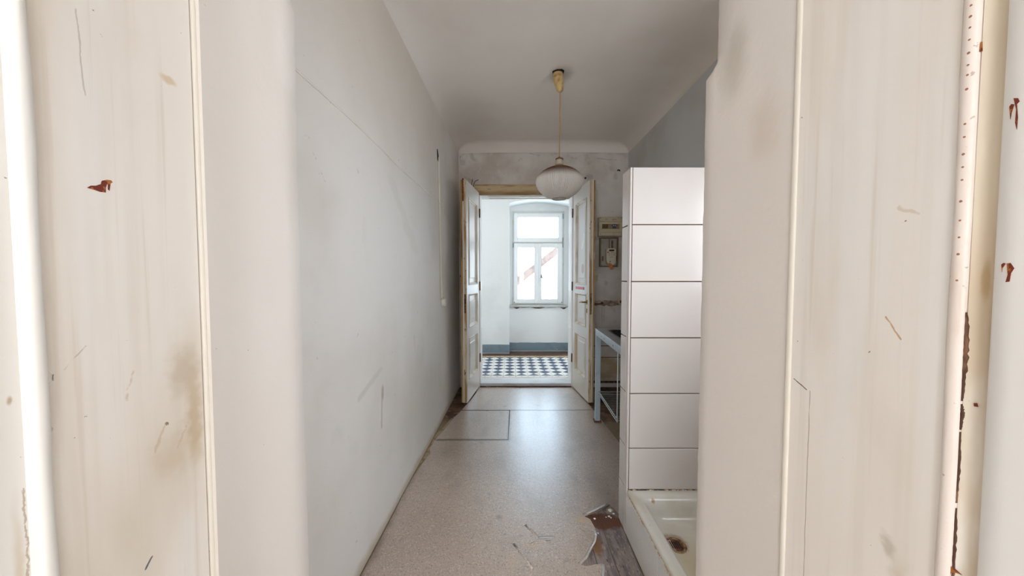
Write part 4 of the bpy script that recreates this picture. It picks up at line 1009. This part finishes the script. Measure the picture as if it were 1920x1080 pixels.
mb = root('meter_board', (1.19, YD, 1.52), 'grimy grey backing board fixed below the fuse box', 'board')
b = B(); b.box(1.098, 1.298, YD - 0.03, YD, 1.518, 1.868); b.done('plate', M['board_grey'], mb, bevel=0.004)
b = B(); ring(b, 1.082, 1.312, 1.512, 1.876, 0.016, YD - 0.045, YD - .001); b.done('surround', M['board_edge'], mb, bevel=0.003)
b = B(); b.box(1.196, 1.206, YD - .036, YD - .028, 1.74, 1.868); b.done('cable', M['board_edge'], mb)
b = B(); b.box(1.225, 1.250, YD - .034, YD - .028, 1.745, 1.84); sl = b.done('mounting_slot', M['board_edge'], mb)
for z in (1.762, 1.810):
    b = B(); b.lathe([(0.006, 0), (0.006, 0.003)], (1.2375, YD - .034, z), 10, axis='y'); b.done('hole', M['dark'], sl)
for x, z in ((1.108, 1.528), (1.288, 1.528)):
    b = B(); b.lathe([(0.006, 0), (0.006, 0.004)], (x, YD - .030, z), 10, axis='y'); b.done('screw', M['dark'], mb)
for x in (1.112, 1.272):
    b = B(); b.box(x, x + .02, YD - .034, YD - .028, 1.585, 1.645); b.done('terminal_cover', M['board_edge'], mb)
em = root('electricity_meter', (1.21, YD - .03, 1.54), 'cream electricity meter with a dark display on the grimy board', 'meter')
ym = YD - 0.085
b = B(); b.prism([(1.152, 1.60), (1.160, 1.56), (1.185, 1.535), (1.245, 1.535), (1.266, 1.56), (1.272, 1.60), (1.272, 1.72), (1.262, 1.738), (1.168, 1.738), (1.152, 1.722)], 'y', ym, YD - .031); b.done('case', M['meter'], em, bevel=0.006)
b = B(); b.box(1.185, 1.247, ym - .002, ym + .002, 1.703, 1.722); b.done('display', M['lcd'], em)
b = B(); b.lathe([(0.008, 0), (0.008, 0.003)], (1.172, ym, 1.688), 12, axis='y'); b.done('button', M['red'], em)
for x0, x1, z in ((1.212, 1.236, 1.688), (1.185, 1.197, 1.676), (1.238, 1.262, 1.678), (1.178, 1.200, 1.656), (1.214, 1.226, 1.668), (1.236, 1.260, 1.654), (1.214, 1.222, 1.650), (1.200, 1.228, 1.632), (1.246, 1.256, 1.668)):
    b = B(); b.box(x0, x1, ym - .0012, ym + .001, z - .0022, z + .0022); b.done('printed_line', M['print'], em)
b = B(); b.lathe([(0.007, 0), (0.006, 0.006)], (1.200, ym, 1.578), 10, axis='y'); b.done('seal_screw', M['lock_rust'], em)
b = B()
def rot(x, z, a, cx, cz): return (cx + x * math.cos(a) - z * math.sin(a), cz + x * math.sin(a) + z * math.cos(a))
for lo, off in ((0, 0.0), (1, 0.016)):
    b.prism([rot(x, z, math.radians(33), 1.197 + off, 1.520 - lo * .003) for x, z in ((-.017, -.04), (.017, -.04), (.017, .04), (-.017, .04))], 'y', ym - .008 + lo * .004, ym - .005 + lo * .004)
b.tube([(1.200, ym - .006, 1.578), (1.192, ym - .008, 1.566), (1.180, ym - .007, 1.552)], 0.0015, 5)
o = b.done('paper_tag', M['orange']); tag(o, 'orange paper tag hanging crooked from the electricity meter', 'tag')
b = B(); b.box(1.000, 1.068, YD - 0.03, YD, 1.336, 1.412); ls = b.done('junction_box', M['box_beige'], bevel=0.006)
tag(ls, 'small yellowed box on the wall, half hidden by the right door leaf', 'box')
b = B(); b.box(1.008, 1.060, YD - .034, YD - .028, 1.344, 1.368); b.done('cover', M['box_beige'], ls, bevel=0.003)
# patched chase with a pipe stub
b = B(); n = 14
lo_ = [(0.98 + 0.40 * k / n, 1.030 + R.uniform(-.010, .008)) for k in range(n + 1)]; hi_ = [(1.38 - 0.40 * k / n, 1.092 + R.uniform(-.008, .008)) for k in range(n + 1)]
b.prism(lo_ + hi_, 'y', YD - .006, YD + .002)
b.done('plaster_patch', mat('patch_plaster', (176, 160, 142), 0.8, [('noise', (120, 92, 68), 16.0, 0.46, 0.6, 0.8, (1, 1, 2)), ('noise', (60, 40, 28), 50.0, 0.6, 0.66, 0.8, Z1)]), wb)
ps = root('pipe_stub', (1.12, YD, 1.05), 'short rusty pipe stub jutting from the patched wall above the sink table', 'pipe')
b = B(); b.tube([(1.0, YD - .012, 1.052), (1.06, YD - .014, 1.050), (1.105, YD - .014, 1.052)], 0.008, 8); b.done('pipe', M['lock_rust'], ps, smooth=True)
b = B(); b.lathe([(0.016, -.004), (0.017, 0.012), (0.013, 0.02), (0.007, 0.021)], (1.125, YD, 1.06), 14, axis='y'); b.done('collar', M['rust'], ps, smooth=True)
pe = root('pipe_outlet', (1.35, YD, 1.08), 'brown pipe outlet at the partition edge, beside the patched wall strip', 'pipe')
b = B(); b.lathe([(0.045, -.003), (0.044, 0.010), (0.034, 0.020), (0.024, 0.022)], (1.365, YD, 1.085), 18, axis='y'); b.done('flange', M['box_beige'], pe, smooth=True)
b = B(); b.lathe([(0.022, 0.0), (0.022, 0.045), (0.017, 0.046)], (1.365, YD, 1.08), 14, axis='y'); b.done('stub', M['rust'], pe, smooth=True)
b = B(); b.tube([(1.303, YD, 2.700), (1.303, YD - .03, 2.700), (1.312, YD - .04, 2.693), (1.322, YD - .035, 2.684)], 0.007, 8); o = b.done('screw_hook', M['dark'], smooth=True); tag(o, 'small dark hook in the plaster left of the partition top', 'hook')
b = B(); b.lathe([(0.011, -.002), (0.011, 0.006), (0.006, 0.009)], (0.906, YD, 2.608), 12, axis='y'); o = b.done('wall_plug', M['dark'], smooth=True); tag(o, 'black plug in the plaster above the right door leaf', 'plug')
for pts, lab in (([(-0.50, YD, 2.50), (-0.498, YD - .02, 2.53), (-0.490, YD - .025, 2.56), (-0.486, YD - .02, 2.592)], 'straight dark wire stub sticking up by the door head, the left of two'),
                 ([(-0.478, YD, 2.49), (-0.47, YD - .02, 2.53), (-0.45, YD - .025, 2.565), (-0.413, YD - .02, 2.582)], 'bent dark wire stub curving right by the door head')):
    b = B(); b.tube(pts, 0.004, 6); o = b.done('wire_stub', M['lock_rust'], smooth=True); tag(o, lab, 'wire')

# ------------------------------------------------------------------ room behind the camera (daylight comes from here)
b = B()
for q in ((-2.2, -2.0, -3.2, 0.1), (2.0, 2.2, -3.2, 0.1)): b.box(*q, -0.02, 3.05)
b.box(-2.0, -1.55, -3.2, -3.05, 0, 3.05); b.box(-0.35, 0.35, -3.2, -3.05, 0, 3.05); b.box(1.55, 2.0, -3.2, -3.05, 0, 3.05)
for x in (-1.55, 0.35): b.box(x, x + 1.2, -3.2, -3.05, 0, 0.9); b.box(x, x + 1.2, -3.2, -3.05, 2.35, 3.05)
b.box(-2.2, -1.19, 0.1, 0.3, 0, 3.05); b.box(1.69, 2.2, 0.1, 0.3, 0, 3.05)
struct(b.done('wall_rear', M['near_wall']), 'plain walls of the room behind the doorway opening', 'wall')
b = B(); b.box(-2.2, 2.2, -3.2, 0.1, 3.03, 3.2); struct(b.done('ceiling_rear', M['near_wall']), 'ceiling of the room behind the doorway opening', 'ceiling')
b = B(); b.box(-2.2, 2.2, -3.2, 0.1, -0.08, -0.001); struct(b.done('floor_rear', M['near_floor']), 'floor of the room behind the doorway opening', 'floor')
